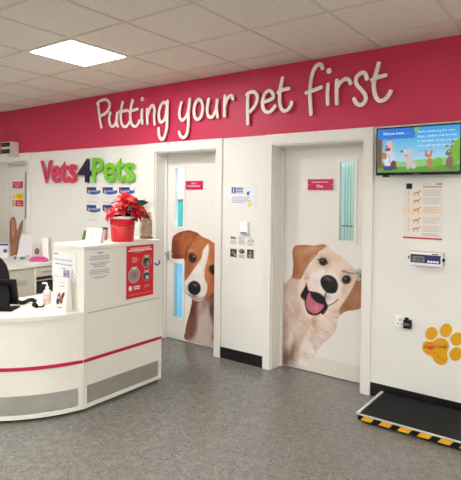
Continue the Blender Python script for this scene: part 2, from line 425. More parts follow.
def glazing(parent, X0, X1, Z0, Z1, gm, gname='glass'):
    f = MB(); k = .026
    f.box(X0-k, X0, LY-.008, LY, Z0-k, Z1+k).box(X1, X1+k, LY-.008, LY, Z0-k, Z1+k).box(X0, X1, LY-.008, LY, Z1, Z1+k).box(X0, X1, LY-.008, LY, Z0-k, Z0)
    g = f.build('glazing_frame', TRIM, parent)
    MB().box(X0, X1, LY+.016, LY+.022, Z0, Z1).build(gname, gm, g); return g
def lever(parent, x, z, s):
    """lever handle: rose at x, lever runs towards s"""
    o = MB().disc((x, 0, z), .026, LY-.010, LY).build('door_handle', CHROME, parent)
    MB().tube([(x, LY-.008, z), (x, LY-.04, z), (x+s*.008, LY-.055, z), (x+s*.03, LY-.06, z), (x+s*.12, LY-.06, z+.004)], .0095).build('lever', CHROME, o)
    MB().disc((x, 0, z-.055), .02, LY-.006, LY).box(x-.004, x+.004, LY-.010, LY-.006, z-.067, z-.045).build('lock_plate', CHROME, o)
def door_sign(parent, px, lines, label):
    X0, X1, Z0, Z1 = rect_px(*px, LY); k = .006
    o = MB().box(X0, X1, LY-.010, LY, Z0, Z1, .002).build('name_plate', CRIMP, parent); o['label'] = label
    for (tx, wf, hf, zf) in lines:
        text('lettering', tx, WHITE, o, ((X0+X1)/2, LY-.0102, Z0+(Z1-Z0)*zf), X3, Z3, w=(X1-X0)*wf, h=(Z1-Z0)*hf, align='c')
    s_ = MB()
    for x in (X0+.012, X1-.012): s_.disc((x, 0, (Z0+Z1)/2), .005, LY-.012, LY-.010, 12)
    s_.build('screw', CHROME, o)

# door 1, far left, rabbit
a, b = OPEN[0]
gX0, gX1, gZ0, gZ1 = rect_px(25.4, 172.5, 27.3, 219, LY)
d1 = leaf(1, a, b, [(gX0, gX1, gZ0, gZ1)], 'white door at the far left behind the desk, with a brown rabbit print')
glazing(d1, gX0, gX1, gZ0, gZ1, GLASSD)
door_sign(d1, (13.1, 181.7, 22.9, 188.3), [('Preparation', .7, .2, .55), ('Room', .35, .2, .22)], 'small crimson name plate')
X0, X1, Z0, Z1 = rect_px(12.6, 193, 22.9, 199.2, LY); xm = X0+(X1-X0)*.36
o = MB().box(xm, X1, LY-.004, LY, Z0, Z1).build('warning_sign', mat('warning_yellow', (242, 214, 30), .5), d1); o['label'] = 'yellow warning sign'
MB().prism([(X0, LY-.004, Z0+.01), (xm-.008, LY-.004, Z0+.01), ((X0+xm)/2, LY-.004, Z1-.008)], (0, .004, 0)).build('warning_triangle', mat('warning_yellow', (0, 0, 0)), o)
text('lettering', 'Danger\nX-rays', INKD, o, ((xm+X1)/2, LY-.0042, Z0+.015), X3, Z3, w=(X1-xm)*.6, h=(Z1-Z0)*.5, align='c')
X0, X1, Z0, Z1 = rect_px(12.6, 200, 23.3, 206.7, LY)
o = MB().box(xm, X1, LY-.004, LY, Z0, Z1).build('prohibition_sign', mat('prohibition_red', (205, 50, 55), .5), d1); o['label'] = 'red and white no entry sign'
text('lettering', 'No\nentry', WHITE, o, ((xm+X1)/2, LY-.0042, Z0+.015), X3, Z3, w=(X1-xm)*.6, h=(Z1-Z0)*.55, align='c')
rr = (xm-X0)*.4; cc = ((X0+xm)/2-.004, 0, (Z0+Z1)/2)
MB().tube([(cc[0]+rr*math.cos(t*.2618), LY-.003, cc[2]+rr*1.1*math.sin(t*.2618)) for t in range(25)], .005, 6).tube([(cc[0]-rr*.7, LY-.003, cc[2]+rr*.7), (cc[0]+rr*.7, LY-.003, cc[2]-rr*.7)], .004, 6).build('prohibition_ring', mat('prohibition_red', (0, 0, 0)), o)
def rabbit(P):
    p = Paint(P, (176, 118, 88))
    p.poly([(9.5, 228), (10.5, 220), (12.8, 216.5), (15, 219), (16.4, 226), (16.2, 234), (14.5, 243), (11, 244)], (168, 108, 82), .6)
    p.poly([(11.6, 227), (12.8, 220), (14.4, 224), (14.6, 233), (13, 240), (11.8, 236)], (196, 140, 118), 1.2)
    p.line([(10, 222), (9.9, 234), (10.6, 243)], 1, (120, 74, 54), .8, .8)
    p.poly([(22.8, 220), (22.5, 227), (20, 237), (18, 243), (16, 243), (17, 235), (20, 226)], (150, 96, 72), .6)
    p.line([(21.8, 223), (18, 236), (16.5, 243)], .8, (205, 150, 125), .6, .8)
    p.blob(14, 248, 3, 4, (205, 150, 125), .8); p.blob(18, 250, 2, 5, (130, 84, 62), .7); p.blob(11, 254, 2, 3, (215, 160, 130), .7)
    p.ell(12.5, 266, 1.5, 1.9, (40, 25, 20)); p.ell(4, 276, 2.2, 1.6, (90, 55, 45))
    p.fur(260, lambda c: 1.5, 3, .45, .10); return p.C
out = cat_rom([(12.8, 216.5), (15.6, 219), (16.7, 227), (16.9, 231), (19.5, 224.5), (22.5, 219.6), (23, 223), (21.6, 232), (18.8, 243), (18.3, 252), (18, 262), (22, 275), (25, 290), (22, 308), (5, 305), (2, 280), (5, 265), (8, 256), (10, 247), (9.4, 236), (9.2, 227), (10.4, 220)], 4, True)
def door_print(name, parent, bb, step, fn, outline, label):
    A = [on_y(bb[0], y, LY-.0015) for y in (bb[1], bb[3])]+[on_y(bb[2], y, LY-.0015) for y in (bb[1], bb[3])]
    x0, x1 = min(p[0] for p in A), max(p[0] for p in A); z0, z1 = max(.012, min(p[2] for p in A)), max(p[2] for p in A)
    o = grid_print(name, parent, VINYL, (x0, LY-.0015, z1), X3, Z3, x1-x0, z1-z0, step, fn, outline, to2d=pix); o['label'] = label; return o
door_print('rabbit_print', d1, (1, 215, 26, 308), .009, rabbit, out, 'brown rabbit print with long upright ears')

# door 2, beagle
a, b = OPEN[1]
up = rect_px(175.7, 168.5, 183.4, 227, LY); lo = rect_px(174.3, 263, 182.4, 318.5, LY)
PXL = (up[0]+lo[0])/2; PXR = (up[1]+lo[1])/2
d2 = leaf(2, a, b, [(PXL, PXR, up[2], up[3]), (PXL, PXR, lo[2], lo[3])], 'white door with two narrow glass panels and a brown and white dog print')
glazing(d2, PXL, PXR, up[2], up[3], GLASS); glazing(d2, PXL, PXR, lo[2], lo[3], GLASSB)
fr = MB().box(PXL-.01, PXR+.01, LY+.05, LY+.056, lo[2]-.02, lo[3]+.02).build('backing_film', mat_film('blue_film', (200, 234, 250)), d2)
hp = on_y(168.4, 253, LY); lever(d2, hp[0], hp[2], 1)
door_sign(d2, (186.2, 181, 203, 189.6), [('Room', .25, .2, .62), ('Independent', .72, .3, .24)], 'crimson name plate with white lettering')
kz = on_y(175, 325, LY)[2]
MB().box(a+.02, -3.55, LY-.0014, LY, .02, kz).build('kick_plate', TRIM, d2)
def c5(x, y): return (165+.125*x, 225+.125*y)
def c6(x, y): return (165+.1459*x, 280+.1459*y)
BO = [c5(55, 125), c5(70, 85), c5(110, 60), c5(150, 48), c5(190, 41), c5(225, 50), c5(265, 65), c5(300, 95), c5(350, 115), c5(408, 155), c5(440, 175), c6(400, 100), c6(380, 300), c6(372, 480), c6(335, 472), c6(230, 436), c6(134, 405), c6(138, 360), c6(145, 310), c6(160, 255), c6(170, 220), c6(176, 190), c6(185, 140), c6(170, 112), c6(150, 98), c6(133, 82), c6(130, 40), c5(155, 440), c5(155, 360), c5(153, 275), c5(120, 272), c5(55, 266), c5(52, 190)]
def beagle(P):
    p = Paint(P, (172, 100, 60)); n = vnoise(P, 5, 1)
    # ear
    p.poly([c5(40, 60), c5(215, 35), c5(262, 62), c5(225, 130), c5(190, 185), c5(160, 280), c5(40, 290)], (136, 66, 38), 1)
    p.poly([c5(175, 110), c5(215, 95), c5(200, 150), c5(170, 190), c5(155, 275), c5(118, 275), c5(130, 190)], (176, 98, 56), 2.5, .75)
    p.blob(*c5(90, 110), 5, 4, (172, 92, 52), .6); p.blob(*c5(100, 250), 6, 2, (88, 42, 28), .8); p.blob(*c5(70, 230), 3, 4, (98, 46, 28), .8)
    p.line([c5(262, 62), c5(222, 130), c5(180, 185), c5(162, 250)], 1.0, (84, 40, 26), .7, 1.2)
    # forehead, cheek
    p.blob(*c5(270, 140), 9, 5, (192, 116, 68), .8); p.blob(*c5(215, 205), 4, 2, (214, 160, 120), .7); p.blob(*c5(185, 340), 3.2, 8, (150, 82, 50), .7)
    p.poly([c5(345, 150), c5(450, 180), c6(420, 60), c6(330, 80), c6(300, 110), c5(318, 470), c5(322, 360), c5(342, 290), c5(352, 220)], (188, 108, 66), 1.4)
    p.blob(*c5(350, 300), 2.5, 5, (206, 140, 100), .7); p.blob(*c5(395, 430), 4, 4, (150, 80, 50), .7)
    # white blaze and muzzle
    p.poly([c5(346, 150), c5(352, 210), c5(338, 280), c5(320, 350), c5(318, 430), c6(290, 30), c6(284, 90), c6(258, 140), c6(215, 142), c6(170, 118), c6(128, 90), c6(128, 10), c5(163, 445), c5(205, 390), c5(255, 318), c5(290, 265), c5(300, 210), c5(322, 175)], (228, 220, 214), 1.1)
    p.blob(*c5(270, 360), 4, 6, (240, 236, 232), .7); p.blob(*c6(150, 60), 4, 4, (196, 186, 182), .7); p.blob(*c6(215, 125), 6, 2, (176, 160, 154), .7)
    p.blob(*c6(165, 108), 3, 1.6, (110, 92, 88), .8); p.blob(*c6(205, 112), 3, 1.4, (96, 78, 74), .7)
    # eyes
    for (cx, cy, rx, ry) in ((220, 262, 38, 44), (385, 358, 38, 44)): p.ell(*c5(cx, cy), rx*.125, ry*.125, (116, 60, 38), -20, 1.4, .9)
    for (cx, cy, rx, ry) in ((220, 263, 27, 34), (386, 358, 28, 34)):
        p.ell(*c5(cx, cy), rx*.125, ry*.125, (26, 18, 17), -15, .8); p.ell(*c5(cx+10, cy-12), .7, .8, (190, 190, 190), 0, .6)
    # nose
    p.ell(*c6(201, 55), 6.4, 7.1, (24, 20, 20), -15, .8); p.ell(*c6(208, 35), 2.4, 1.3, (128, 124, 124), 20, 1.4, .8)
    p.ell(*c6(178, 62), 1.2, 1.7, (6, 5, 5), 10, .5); p.line([c6(200, 90), c6(196, 112)], .8, (70, 55, 52), .8, .8)
    p.line([c6(140, 86), c6(172, 112), c6(214, 132), c6(250, 130), c6(292, 100)], .7, (110, 84, 74), .8, .7)
    # chest
    p.poly([c6(185, 138), c6(215, 146), c6(262, 142), c6(300, 115), c6(345, 80), c6(430, 90), c6(400, 500), c6(120, 420), c6(140, 310), c6(172, 215)], (118, 76, 62), 1.4)
    p.poly([c6(235, 150), c6(300, 150), c6(318, 260), c6(335, 330), c6(345, 480), c6(200, 440), c6(215, 330), c6(222, 260)], (196, 180, 172), 4)
    p.blob(*c6(190, 210), 2.6, 6, (74, 42, 36), .8); p.blob(*c6(165, 320), 2.6, 6, (132, 84, 62), .7); p.blob(*c6(185, 420), 4, 3.5, (206, 196, 190), .8)
    p.blob(*c6(320, 200), 2.4, 6, (80, 46, 38), .8); p.blob(*c6(330, 390), 2.0, 5, (160, 92, 60), .8); p.blob(*c6(235, 220), 3, 4, (150, 116, 104), .6)
    p.blob(*c5(80, 160), 2.5, 6, (104, 50, 32), .7); p.blob(*c5(140, 120), 2.2, 7, (190, 112, 66), .6, 20); p.blob(*c5(190, 75), 5, 2.2, (186, 108, 62), .6); p.blob(*c5(245, 110), 3, 3, (150, 84, 48), .7); p.blob(*c5(250, 215), 3.5, 6, (188, 116, 72), .6); p.blob(*c5(385, 230), 3, 6, (172, 98, 60), .7); p.blob(*c5(345, 410), 2.5, 6, (196, 130, 92), .6)
    p.blob(*c6(300, 150), 4, 5, (150, 112, 96), .7); p.blob(*c6(265, 170), 3, 6, (126, 94, 82), .55); p.blob(*c6(150, 370), 2, 6, (150, 96, 66), .6); p.blob(*c6(205, 310), 2.5, 9, (128, 92, 78), .6)
    p.fur(900, lambda c: (1.9 if c[1] < 275 and c[0] < 187 else (-.9 if c[1] < 255 else 1.45)), 2.6, .4, .045)
    return p.C
door_print('dog_print', d2, (169, 228, 219, 352), .0055, beagle, cat_rom(BO, 2, True), 'brown and white dog print peering from the right edge')

# door 3, golden retriever
a, b = OPEN[2]
gX0, gX1, gZ0, gZ1 = rect_px(340.3, 162.3, 353.7, 241.3, LY)
d3 = leaf(3, a, b, [(gX0, gX1, gZ0, gZ1)], 'white door with one narrow glass panel and a smiling golden dog print')
g3 = glazing(d3, gX0, gX1, gZ0, gZ1, GLASS)
sl = MB()
for k in range(5):
    x = gX0+(gX1-gX0)*(k+.5)/5; sl.box(x-.008, x+.008, LY+.047, LY+.049, gZ0+.0, gZ1, rot=Matrix.Rotation(.35, 3, 'Z'))
sl.build('blind_slats', mat_film('blind_white', (240, 246, 242)), g3)
ch = MB(); zc = on_y(347, 226, LY)[2]
for k in range(5):
    x = gX0+(gX1-gX0)*(k+.5)/5; ch.box(x-.008, x+.008, LY+.040, LY+.046, zc-.008, zc+.004)
ch.build('blind_weights', mat('weight_grey', (70, 80, 80), .5), g3)
MB().box(gX0-.03, gX1+.03, LY+.12, LY+.122, gZ0-.03, gZ1+.03).build('blind_backing', mat_film('blind_teal', (170, 196, 190), .5), g3)
hp = on_y(359.4, 272, LY); lever(d3, hp[0]-.004, hp[2], -1)
door_sign(d3, (308.2, 179.3, 333, 190), [('Consultation Room', .66, .16, .66), ('One', .26, .28, .22)], 'crimson name plate reading One')
kz = on_y(325, 358.5, LY)[2]
kp = MB().box(a+.02, b-.02, LY-.0010, LY, .02, kz).build('kick_plate', mat('kick_plate_white', (222, 217, 206), .3), d3)
s_ = MB()
for k in range(4):
    for z in (.04, kz-.02): s_.disc((a+.10+k*.22, 0, z), .005, LY-.004, LY-.001, 10)
s_.build('screw', CHROME, kp)
def c7(x, y): return (278+.1909*x, 240+.1909*y)
def c4(x, y): return (275+.2061*x, 300+.2061*y)
GO = [c7(8, 246), c7(40, 222), c7(60, 200), c7(75, 182), c7(80, 120), c7(74, 60), c7(84, 36), c7(100, 27), c7(150, 25), c7(190, 29), c7(235, 21), c7(265, 34), c7(290, 60), c7(330, 85), c7(380, 130), c7(410, 160), c7(445, 190), c7(460, 260), c7(452, 345), c7(438, 352), c7(420, 364), c7(370, 371), c7(345, 380), c4(322, 72), c4(308, 88), c4(300, 130), c4(285, 165), c4(240, 205), c4(205, 245), c4(185, 290), c4(150, 335), c4(80, 325), c4(25, 312), c4(20, 200), c4(25, 60)]
def golden(P):
    p = Paint(P, (214, 194, 174))
    # body coat
    p.blob(*c4(60, 60), 9, 11, (196, 164, 138), .55); p.blob(*c4(180, 130), 7, 8, (212, 172, 132), .6); p.blob(*c4(250, 120), 9, 9, (232, 218, 198), .8)
    p.blob(*c4(60, 270), 6, 9, (128, 100, 84), .9); p.blob(*c4(100, 240), 4, 12, (168, 136, 112), .7); p.blob(*c4(45, 180), 3, 9, (158, 130, 110), .6)
    p.blob(*c4(95, 120), 5, 8, (226, 208, 188), .8); p.blob(*c4(160, 240), 7, 7, (232, 222, 206), .8); p.blob(*c4(140, 310), 9, 6, (234, 229, 220), .95); p.blob(*c4(60, 330), 8, 3, (206, 196, 184), .6)
    p.blob(*c7(40, 250), 4, 5, (178, 150, 126), .6); p.blob(*c7(60, 330), 5, 9, (232, 212, 192), .6)
    # head
    p.poly([c7(215, 60), c7(262, 35), c7(330, 85), c7(385, 135), c7(420, 190), c7(400, 250), c7(370, 305), c7(330, 360), c7(290, 405), c7(225, 425), c7(160, 410), c7(120, 350), c7(105, 270), c7(120, 195), c7(165, 115)], (233, 212, 188), 2.5)
    p.blob(*c7(290, 95), 10, 6, (218, 188, 152), .7); p.blob(*c7(300, 150), 4, 7, (234, 214, 190), .7); p.blob(*c7(190, 90), 4, 6, (236, 218, 196), .6)
    p.blob(*c7(375, 165), 5, 4, (206, 170, 132), .6); p.blob(*c7(240, 95), 4, 2, (226, 196, 160), .7)
    # ears
    p.poly([c7(78, 55), c7(92, 24), c7(150, 20), c7(200, 24), c7(240, 18), c7(252, 34), c7(222, 56), c7(190, 78), c7(160, 112), c7(140, 150), c7(118, 200), c7(95, 205), c7(70, 190), c7(74, 110)], (178, 122, 84), 1.1)
    p.blob(*c7(110, 80), 5, 6, (192, 138, 98), .8); p.blob(*c7(180, 45), 6, 2.4, (216, 166, 122), .7); p.blob(*c7(150, 95), 2.2, 6, (166, 100, 58), .7, 35); p.blob(*c7(100, 170), 4, 4, (160, 96, 58), .7)
    p.line([c7(205, 70), c7(160, 118), c7(138, 158), c7(117, 200)], 1.2, (96, 58, 40), .75, 1.5)
    p.poly([c7(432, 180), c7(470, 200), c7(460, 350), c7(420, 372), c7(375, 378), c7(335, 392), c7(318, 372), c7(338, 345), c7(362, 305), c7(390, 262), c7(408, 218)], (164, 112, 78), 1.4)
    p.blob(*c7(415, 300), 4, 6, (196, 136, 92), .7); p.blob(*c7(360, 350), 5, 3, (148, 92, 58), .7); p.line([c7(412, 215), c7(385, 265), c7(355, 315), c7(325, 362)], 1.1, (116, 72, 48), .6, 1.4)
    # brows and eyes
    for (cx, cy) in ((236, 112), (357, 208)): p.blob(*c7(cx, cy), 6.2, 5, (170, 126, 92), .75)
    for (cx, cy, rx, ry, an) in ((237, 114, 21, 19, 25), (358, 208, 21, 23, 55)):
        p.ell(*c7(cx, cy), rx*.205, ry*.205, (58, 36, 28), an, 1); p.ell(*c7(cx, cy), rx*.14, ry*.15, (18, 14, 14), an, .5); p.ell(*c7(cx-5, cy-6), .55, .55, (210, 205, 200), 0, .5)
    p.line([c7(208, 104), c7(225, 97), c7(250, 103), c7(262, 124)], .9, (60, 40, 32), .8, .8)
    # muzzle
    p.poly([c7(205, 165), c7(250, 150), c7(300, 175), c7(335, 230), c7(330, 290), c7(285, 335), c7(255, 330), c7(215, 270), c7(160, 225), c7(165, 190)], (240, 228, 214), 3)
    p.blob(*c7(195, 225), 5, 5, (214, 196, 182), .6); p.blob(*c7(250, 300), 5, 3, (150, 136, 130), .7); p.blob(*c7(310, 300), 4, 4, (232, 214, 192), .8)
    # mouth and tongue
    p.poly([c7(146, 222), c7(156, 250), c7(160, 264), c7(182, 270), c7(215, 278), c7(245, 302), c7(252, 325), c7(262, 345), c7(256, 365), c7(240, 388), c7(232, 392), c7(225, 384), c7(205, 394), c7(180, 394), c7(156, 382), c7(143, 350), c7(138, 315), c7(124, 306), c7(118, 290), c7(132, 262), c7(144, 240)], (24, 17, 18), .7)
    p.poly([c7(166, 272), c7(176, 300), c7(205, 328), c7(240, 340), c7(232, 362), c7(212, 380), c7(188, 386), c7(162, 372), c7(148, 348), c7(148, 312), c7(156, 285)], (192, 104, 116), .8)
    p.blob(*c7(196, 352), 3.4, 3, (222, 146, 152), .8); p.line([c7(170, 290), c7(188, 335), c7(192, 365)], .6, (150, 70, 84), .7, .7)
    p.line([c7(124, 300), c7(140, 318)], 1.2, (96, 88, 90), .7); p.line([c7(246, 368), c7(236, 386)], 1, (110, 100, 100), .6)
    p.line([c7(262, 345), c7(290, 332), c7(314, 312)], 1.1, (70, 52, 46), .75, 1); p.line([c7(140, 200), c7(154, 204), c7(160, 196)], 1, (120, 90, 70), .7, 1)
    # nose
    p.poly([c7(224, 205), c7(240, 188), c7(268, 184), c7(298, 200), c7(314, 232), c7(308, 268), c7(288, 280), c7(258, 276), c7(236, 256), c7(224, 230)], (30, 26, 29), .9)
    p.ell(*c7(262, 204), 4, 1.7, (104, 100, 106), 25, 1.8, .75); p.ell(*c7(243, 226), 1.7, 2.6, (8, 7, 8), 10, .7); p.ell(*c7(284, 262), 2.2, 1.7, (8, 7, 8), 10, .7); p.line([c7(262, 262), c7(250, 282), c7(246, 300)], 1, (28, 22, 24), .9, .9)
    def flow(c):
        if c[1] > 310 or (c[0] < 294 and c[1] > 285): return 1.15+.35*math.sin(c[0]*.25)+(c[0]-300)*-.012
        if c[0] < 305 and c[1] < 282: return 1.9
        return math.atan2(c[1]-285, c[0]-328)
    head = lambda c: c[1] < 312 and c[0] > 294
    p.blob(*c4(45, 290), 5, 8, (96, 70, 58), .75); p.blob(*c4(85, 255), 2.2, 9, (120, 88, 70), .7, 12); p.blob(*c4(45, 110), 2.2, 8, (172, 142, 120), .8, -10); p.blob(*c4(110, 60), 3, 7, (186, 154, 130), .6, 15); p.blob(*c4(190, 105), 3.4, 5, (190, 146, 104), .75)
    p.blob(*c4(130, 175), 3, 9, (196, 166, 142), .7, 20); p.blob(*c4(75, 190), 2.4, 9, (240, 228, 212), .8, 12); p.blob(*c4(145, 215), 3, 8, (238, 230, 218), .8, 20); p.blob(*c4(30, 60), 2, 9, (160, 134, 114), .6)
    p.blob(*c7(150, 185), 3, 6, (206, 176, 148), .6); p.blob(*c7(345, 265), 4, 7, (212, 180, 150), .6); p.blob(*c7(300, 375), 6, 3, (206, 178, 152), .6); p.blob(*c7(255, 150), 3, 5, (206, 172, 138), .45); p.blob(*c7(150, 60), 5, 3, (206, 158, 118), .6); p.blob(*c7(92, 130), 3, 9, (158, 98, 64), .6)
    p.fur(900, flow, 2.4, .35, .035, head); p.fur(450, flow, 6, 1.2, .045, lambda c: not head(c)); p.fur(1100, flow, 4, .5, .045, lambda c: not head(c)); p.C = np.clip(p.C*np.array([.985, .985, 1.03]), 0, 252)
    return p.C
door_print('dog_print', d3, (280, 242, 366, 372), .0055, golden, cat_rom(GO, 2, True), 'smiling golden dog print with open mouth and pink tongue')

# ------------------------------------------------------------------ raised lettering on the crimson band
k = .1735
def Q(x0, y0, s=k): return lambda x, y: (x0+s*x, y0+s*y)
q1, q2, q3, q4, qf = Q(90, 80), Q(165, 80), Q(240, 60), Q(320, 50), Q(230, 50, .3688)
S = [
 ('P', q1, [[(48, 135), (52, 180), (58, 230), (66, 273)], [(42, 137), (60, 120), (90, 113), (112, 130), (112, 160), (92, 190), (62, 206)]]),
 ('u', q1, [[(117, 188), (111, 225), (118, 258), (134, 268), (149, 250), (156, 215), (157, 190)], [(157, 190), (154, 235), (160, 268)]]),
 ('t', q1, [[(189, 127), (181, 170), (178, 220), (186, 258), (203, 270), (220, 258), (228, 242)], [(170, 182), (192, 180), (214, 175)]]),
 ('t', q1, [[(246, 116), (236, 165), (233, 220), (242, 256), (262, 268), (279, 253), (286, 234)], [(226, 180), (250, 175), (274, 168)]]),
 ('i', q1, [[(301, 172), (299, 215), (301, 252)], [(303, 108), (303, 112)]]),
 ('n', q1, [[(330, 168), (331, 210), (333, 252)], [(332, 205), (345, 165), (362, 146), (373, 168), (371, 210), (374, 255)]]),
 ('g', q1, [[(444, 138), (424, 130), (404, 160), (397, 210), (408, 242), (428, 232), (440, 190), (446, 135)], [(448, 122), (446, 190), (444, 265), (434, 318), (417, 342), (400, 325), (396, 280)]]),
 ('y', q2, [[(96, 130), (87, 165), (84, 205), (95, 230), (112, 226), (128, 200), (138, 160), (144, 110)], [(144, 110), (136, 180), (135, 250), (128, 308), (110, 332), (92, 324), (82, 300)]]),
 ('o', q2, [[(196, 112), (176, 135), (168, 175), (174, 215), (192, 227), (211, 205), (219, 160), (212, 125), (196, 112), (190, 116)]]),
 ('u', q2, [[(253, 110), (245, 150), (246, 195), (259, 214), (278, 208), (295, 172), (302, 116)], [(302, 116), (298, 170), (305, 214)]]),
 ('r', q2, [[(347, 92), (344, 150), (344, 208)], [(345, 150), (356, 115), (373, 94), (386, 93), (393, 111)]]),
 ('p', q3, [[(46, 195), (44, 280), (46, 368)], [(40, 200), (55, 188), (80, 184), (98, 200), (100, 230), (85, 268), (58, 298)]]),
 ('e', q3, [[(135, 243), (165, 233), (192, 218), (188, 190), (166, 177), (145, 195), (131, 235), (132, 270), (147, 297), (172, 300), (192, 282), (203, 267)]]),
 ('t', q3, [[(247, 105), (236, 150), (229, 210), (233, 265), (250, 292), (272, 290), (291, 268), (299, 244)], [(219, 188), (248, 172), (282, 166)]]),
 ('f', qf, [[(220, 174), (217, 120), (222, 72), (233, 45), (246, 39), (251, 50)], [(207, 116), (225, 110), (248, 101)]]),
 ('i', q4, [[(48, 198), (44, 250), (46, 312)], [(52, 119), (53, 122)]]),
 ('r', q4, [[(98, 176), (96, 230), (98, 310)], [(98, 222), (115, 190), (145, 168), (166, 172), (176, 192)]]),
 ('s', q4, [[(271, 166), (258, 133), (232, 136), (209, 165), (213, 200), (240, 230), (262, 262), (262, 293), (240, 316), (212, 309), (197, 282)]]),
 ('t', q4, [[(339, 77), (325, 130), (312, 180), (312, 230), (324, 273), (345, 293), (375, 285), (396, 262), (408, 238)], [(300, 173), (335, 158), (380, 147)]]),
]
root = empty('wall_lettering', on_y(240, 105, 0), 'cream raised handwritten slogan Putting your pet first on the crimson wall band', 'lettering')
for ch_, fn, strokes in S:
    m_ = MB()
    for st in strokes:
        pts = [on_y(*fn(*q), -.035) for q in st]; pts = cat_rom(pts, 5)
        e0 = (pts[0]-pts[1]); e0 = e0/np.linalg.norm(e0); e1 = pts[-1]-pts[-2]; e1 = e1/np.linalg.norm(e1); R0 = .0165 if ch_ not in 'Putting' or True else .016
        dot = len(st) == 2 and abs(st[0][1]-st[1][1]) < 8
        if dot: R0 = .023
        pts = [pts[0]+e0*R0*.8, pts[0]+e0*R0*.55]+pts+[pts[-1]+e1*R0*.55, pts[-1]+e1*R0*.8]
        rs = [R0*.45, R0*.85]+[R0]*(len(pts)-4)+[R0*.85, R0*.45]
        m_.tube(pts, rs, 12, flat=.007)
        for c_ in (pts[3], pts[-4]): m_.tube([(c_[0], -.026, c_[2]), (c_[0], -.0085, c_[2])], .005, 6)
    m_.build('letter_'+ch_.lower(), LETW, root)

# company lettering
root = empty('wall_lettering', on_y(88, 172, 0), 'thick crimson, navy and green raised letters reading Vets4Pets on the white wall', 'lettering')
CR_ = mat('letter_crimson', (208, 40, 82), .4); NV = mat('letter_navy', (26, 22, 48), .4); GR = mat('letter_green', (112, 190, 38), .4)
q = Q(30, 140, .2603); zb = on_y(80, 183.6, 0)[2]
for ch_, x0, x1, y0, mm in (('V', 37, 84, 78, CR_), ('e', 79, 116, 97, CR_), ('t', 114, 146, 82, CR_), ('s', 144, 179, 92, CR_), ('4', 180, 233, 72, NV), ('P', 236, 281, 68, GR), ('e', 279, 328, 86, GR), ('t', 324, 362, 70, GR), ('s', 359, 402, 86, GR)):
    A = on_y(*q(x0, y0), -.04); B = on_y(*q(x1, y0), -.04); ba = on_y(*q((x0+x1)/2, 163+(2 if x0 < 180 else 0)), -.04)
    text('letter_'+ch_.lower(), ch_, mm, root, (A[0]+(B[0]-A[0])*.03, -.022, ba[2]), X3, Z3, w=(B[0]-A[0])*.94, h=(A[2]+B[2])/2-ba[2], depth=.014, bold=.021)
    # the depth grows towards -Y because U x V points to the room

# ------------------------------------------------------------------ small notices
def sheet(name, px, label, cat, fn, group=None, step=.004, th=.003, Y=0.):
    X0, X1, Z0, Z1 = rect_px(*px, Y-th)
    t = empty(name, ((X0+X1)/2, Y, Z0), label, cat, group)
    MB().box(X0, X1, Y-th, Y, Z0, Z1).build('backing', PAPER, t)
    grid_print('print', t, PRINT, (X0, Y-th-.0008, Z1), X3, Z3, X1-X0, Z1-Z0, step, lambda P: fn(P, X1-X0, Z1-Z0))
    return t, (X0, X1, Z0, Z1)
def lines(p, x0, x1, y0, y1, n, col, th=.4):
    for i in range(n):
        y = y0+(y1-y0)*(i+.5)/n; h = (y1-y0)/n*th; e = x1-(x1-x0)*random.choice((0, .05, .12, .3)); p.rect(x0, y-h/2, e, y+h/2, col, .003)
random.seed(4)
def f1(P, w, h):
    p = Paint(P, (238, 238, 242)); p.rect(.006, .006, w-.006, h-.006, (232, 232, 240), .004)
    p.rect(w*.06, h*.08, w*.23, h*.36, (60, 84, 156), .004); p.rect(w*.25, h*.08, w*.5, h*.2, (150, 178, 205), .004); p.rect(w*.25, h*.24, w*.5, h*.36, (70, 96, 165), .004)
    p.ell(w*.7, h*.36, w*.06, h*.09, (48, 80, 170), 0, .004); p.ell(w*.79, h*.36, w*.06, h*.1, (250, 250, 250), 20, .004); p.ell(w*.78, h*.3, w*.02, h*.06, (200, 200, 210), 20, .004)
    lines(p, w*.08, w*.78, h*.52, h*.82, 4, (165, 160, 175)); p.ell(w*.76, h*.86, w*.07, h*.1, (238, 214, 60), 0, .004); return p.C
t, (X0, X1, Z0, Z1) = sheet('wall_notice', (230.2, 185.7, 256.3, 207.4), 'white and blue social media notice pinned between the two dog doors', 'notice', f1)
text('lettering', 'f', WHITE, t, (X0+(X1-X0)*.145, -.0045, Z1-(Z1-Z0)*.34), X3, Z3, h=(Z1-Z0)*.22, align='c', bold=.03)
text('lettering', 'Find us on', mat('blue_ink', (60, 84, 156), .5), t, (X0+(X1-X0)*.26, -.0045, Z1-(Z1-Z0)*.19), X3, Z3, w=(X1-X0)*.22, h=(Z1-Z0)*.09)
text('lettering', 'facebook', WHITE, t, (X0+(X1-X0)*.26, -.0045, Z1-(Z1-Z0)*.35), X3, Z3, w=(X1-X0)*.23, h=(Z1-Z0)*.10)
for x in (X0+.008, X1-.008):
    for z in (Z0+.008, Z1-.008): MB().disc((x, 0, z), .004, -.007, -.0045, 10).build('pin', CHROME, t)
# thermostat / dispenser
X0, X1, Z0, Z1 = rect_px(239.6, 222, 247.2, 234.2, -.03)
t = empty('wall_unit', ((X0+X1)/2, 0, Z0), 'small white plastic sensor box on the wall below the blue and white notice', 'sensor')
MB().box(X0, X1, -.03, 0, Z0, Z1, .006).build('housing', WHITE, t)
MB().box(X0+.008, X1-.008, -.032, -.0295, Z0+.008, Z0+.016).build('grille', INK, t)
MB().disc((X1-.014, 0, Z1-.02), .004, -.0315, -.0295, 12).build('indicator', mat('lens_grey', (170, 175, 180), .2), t)
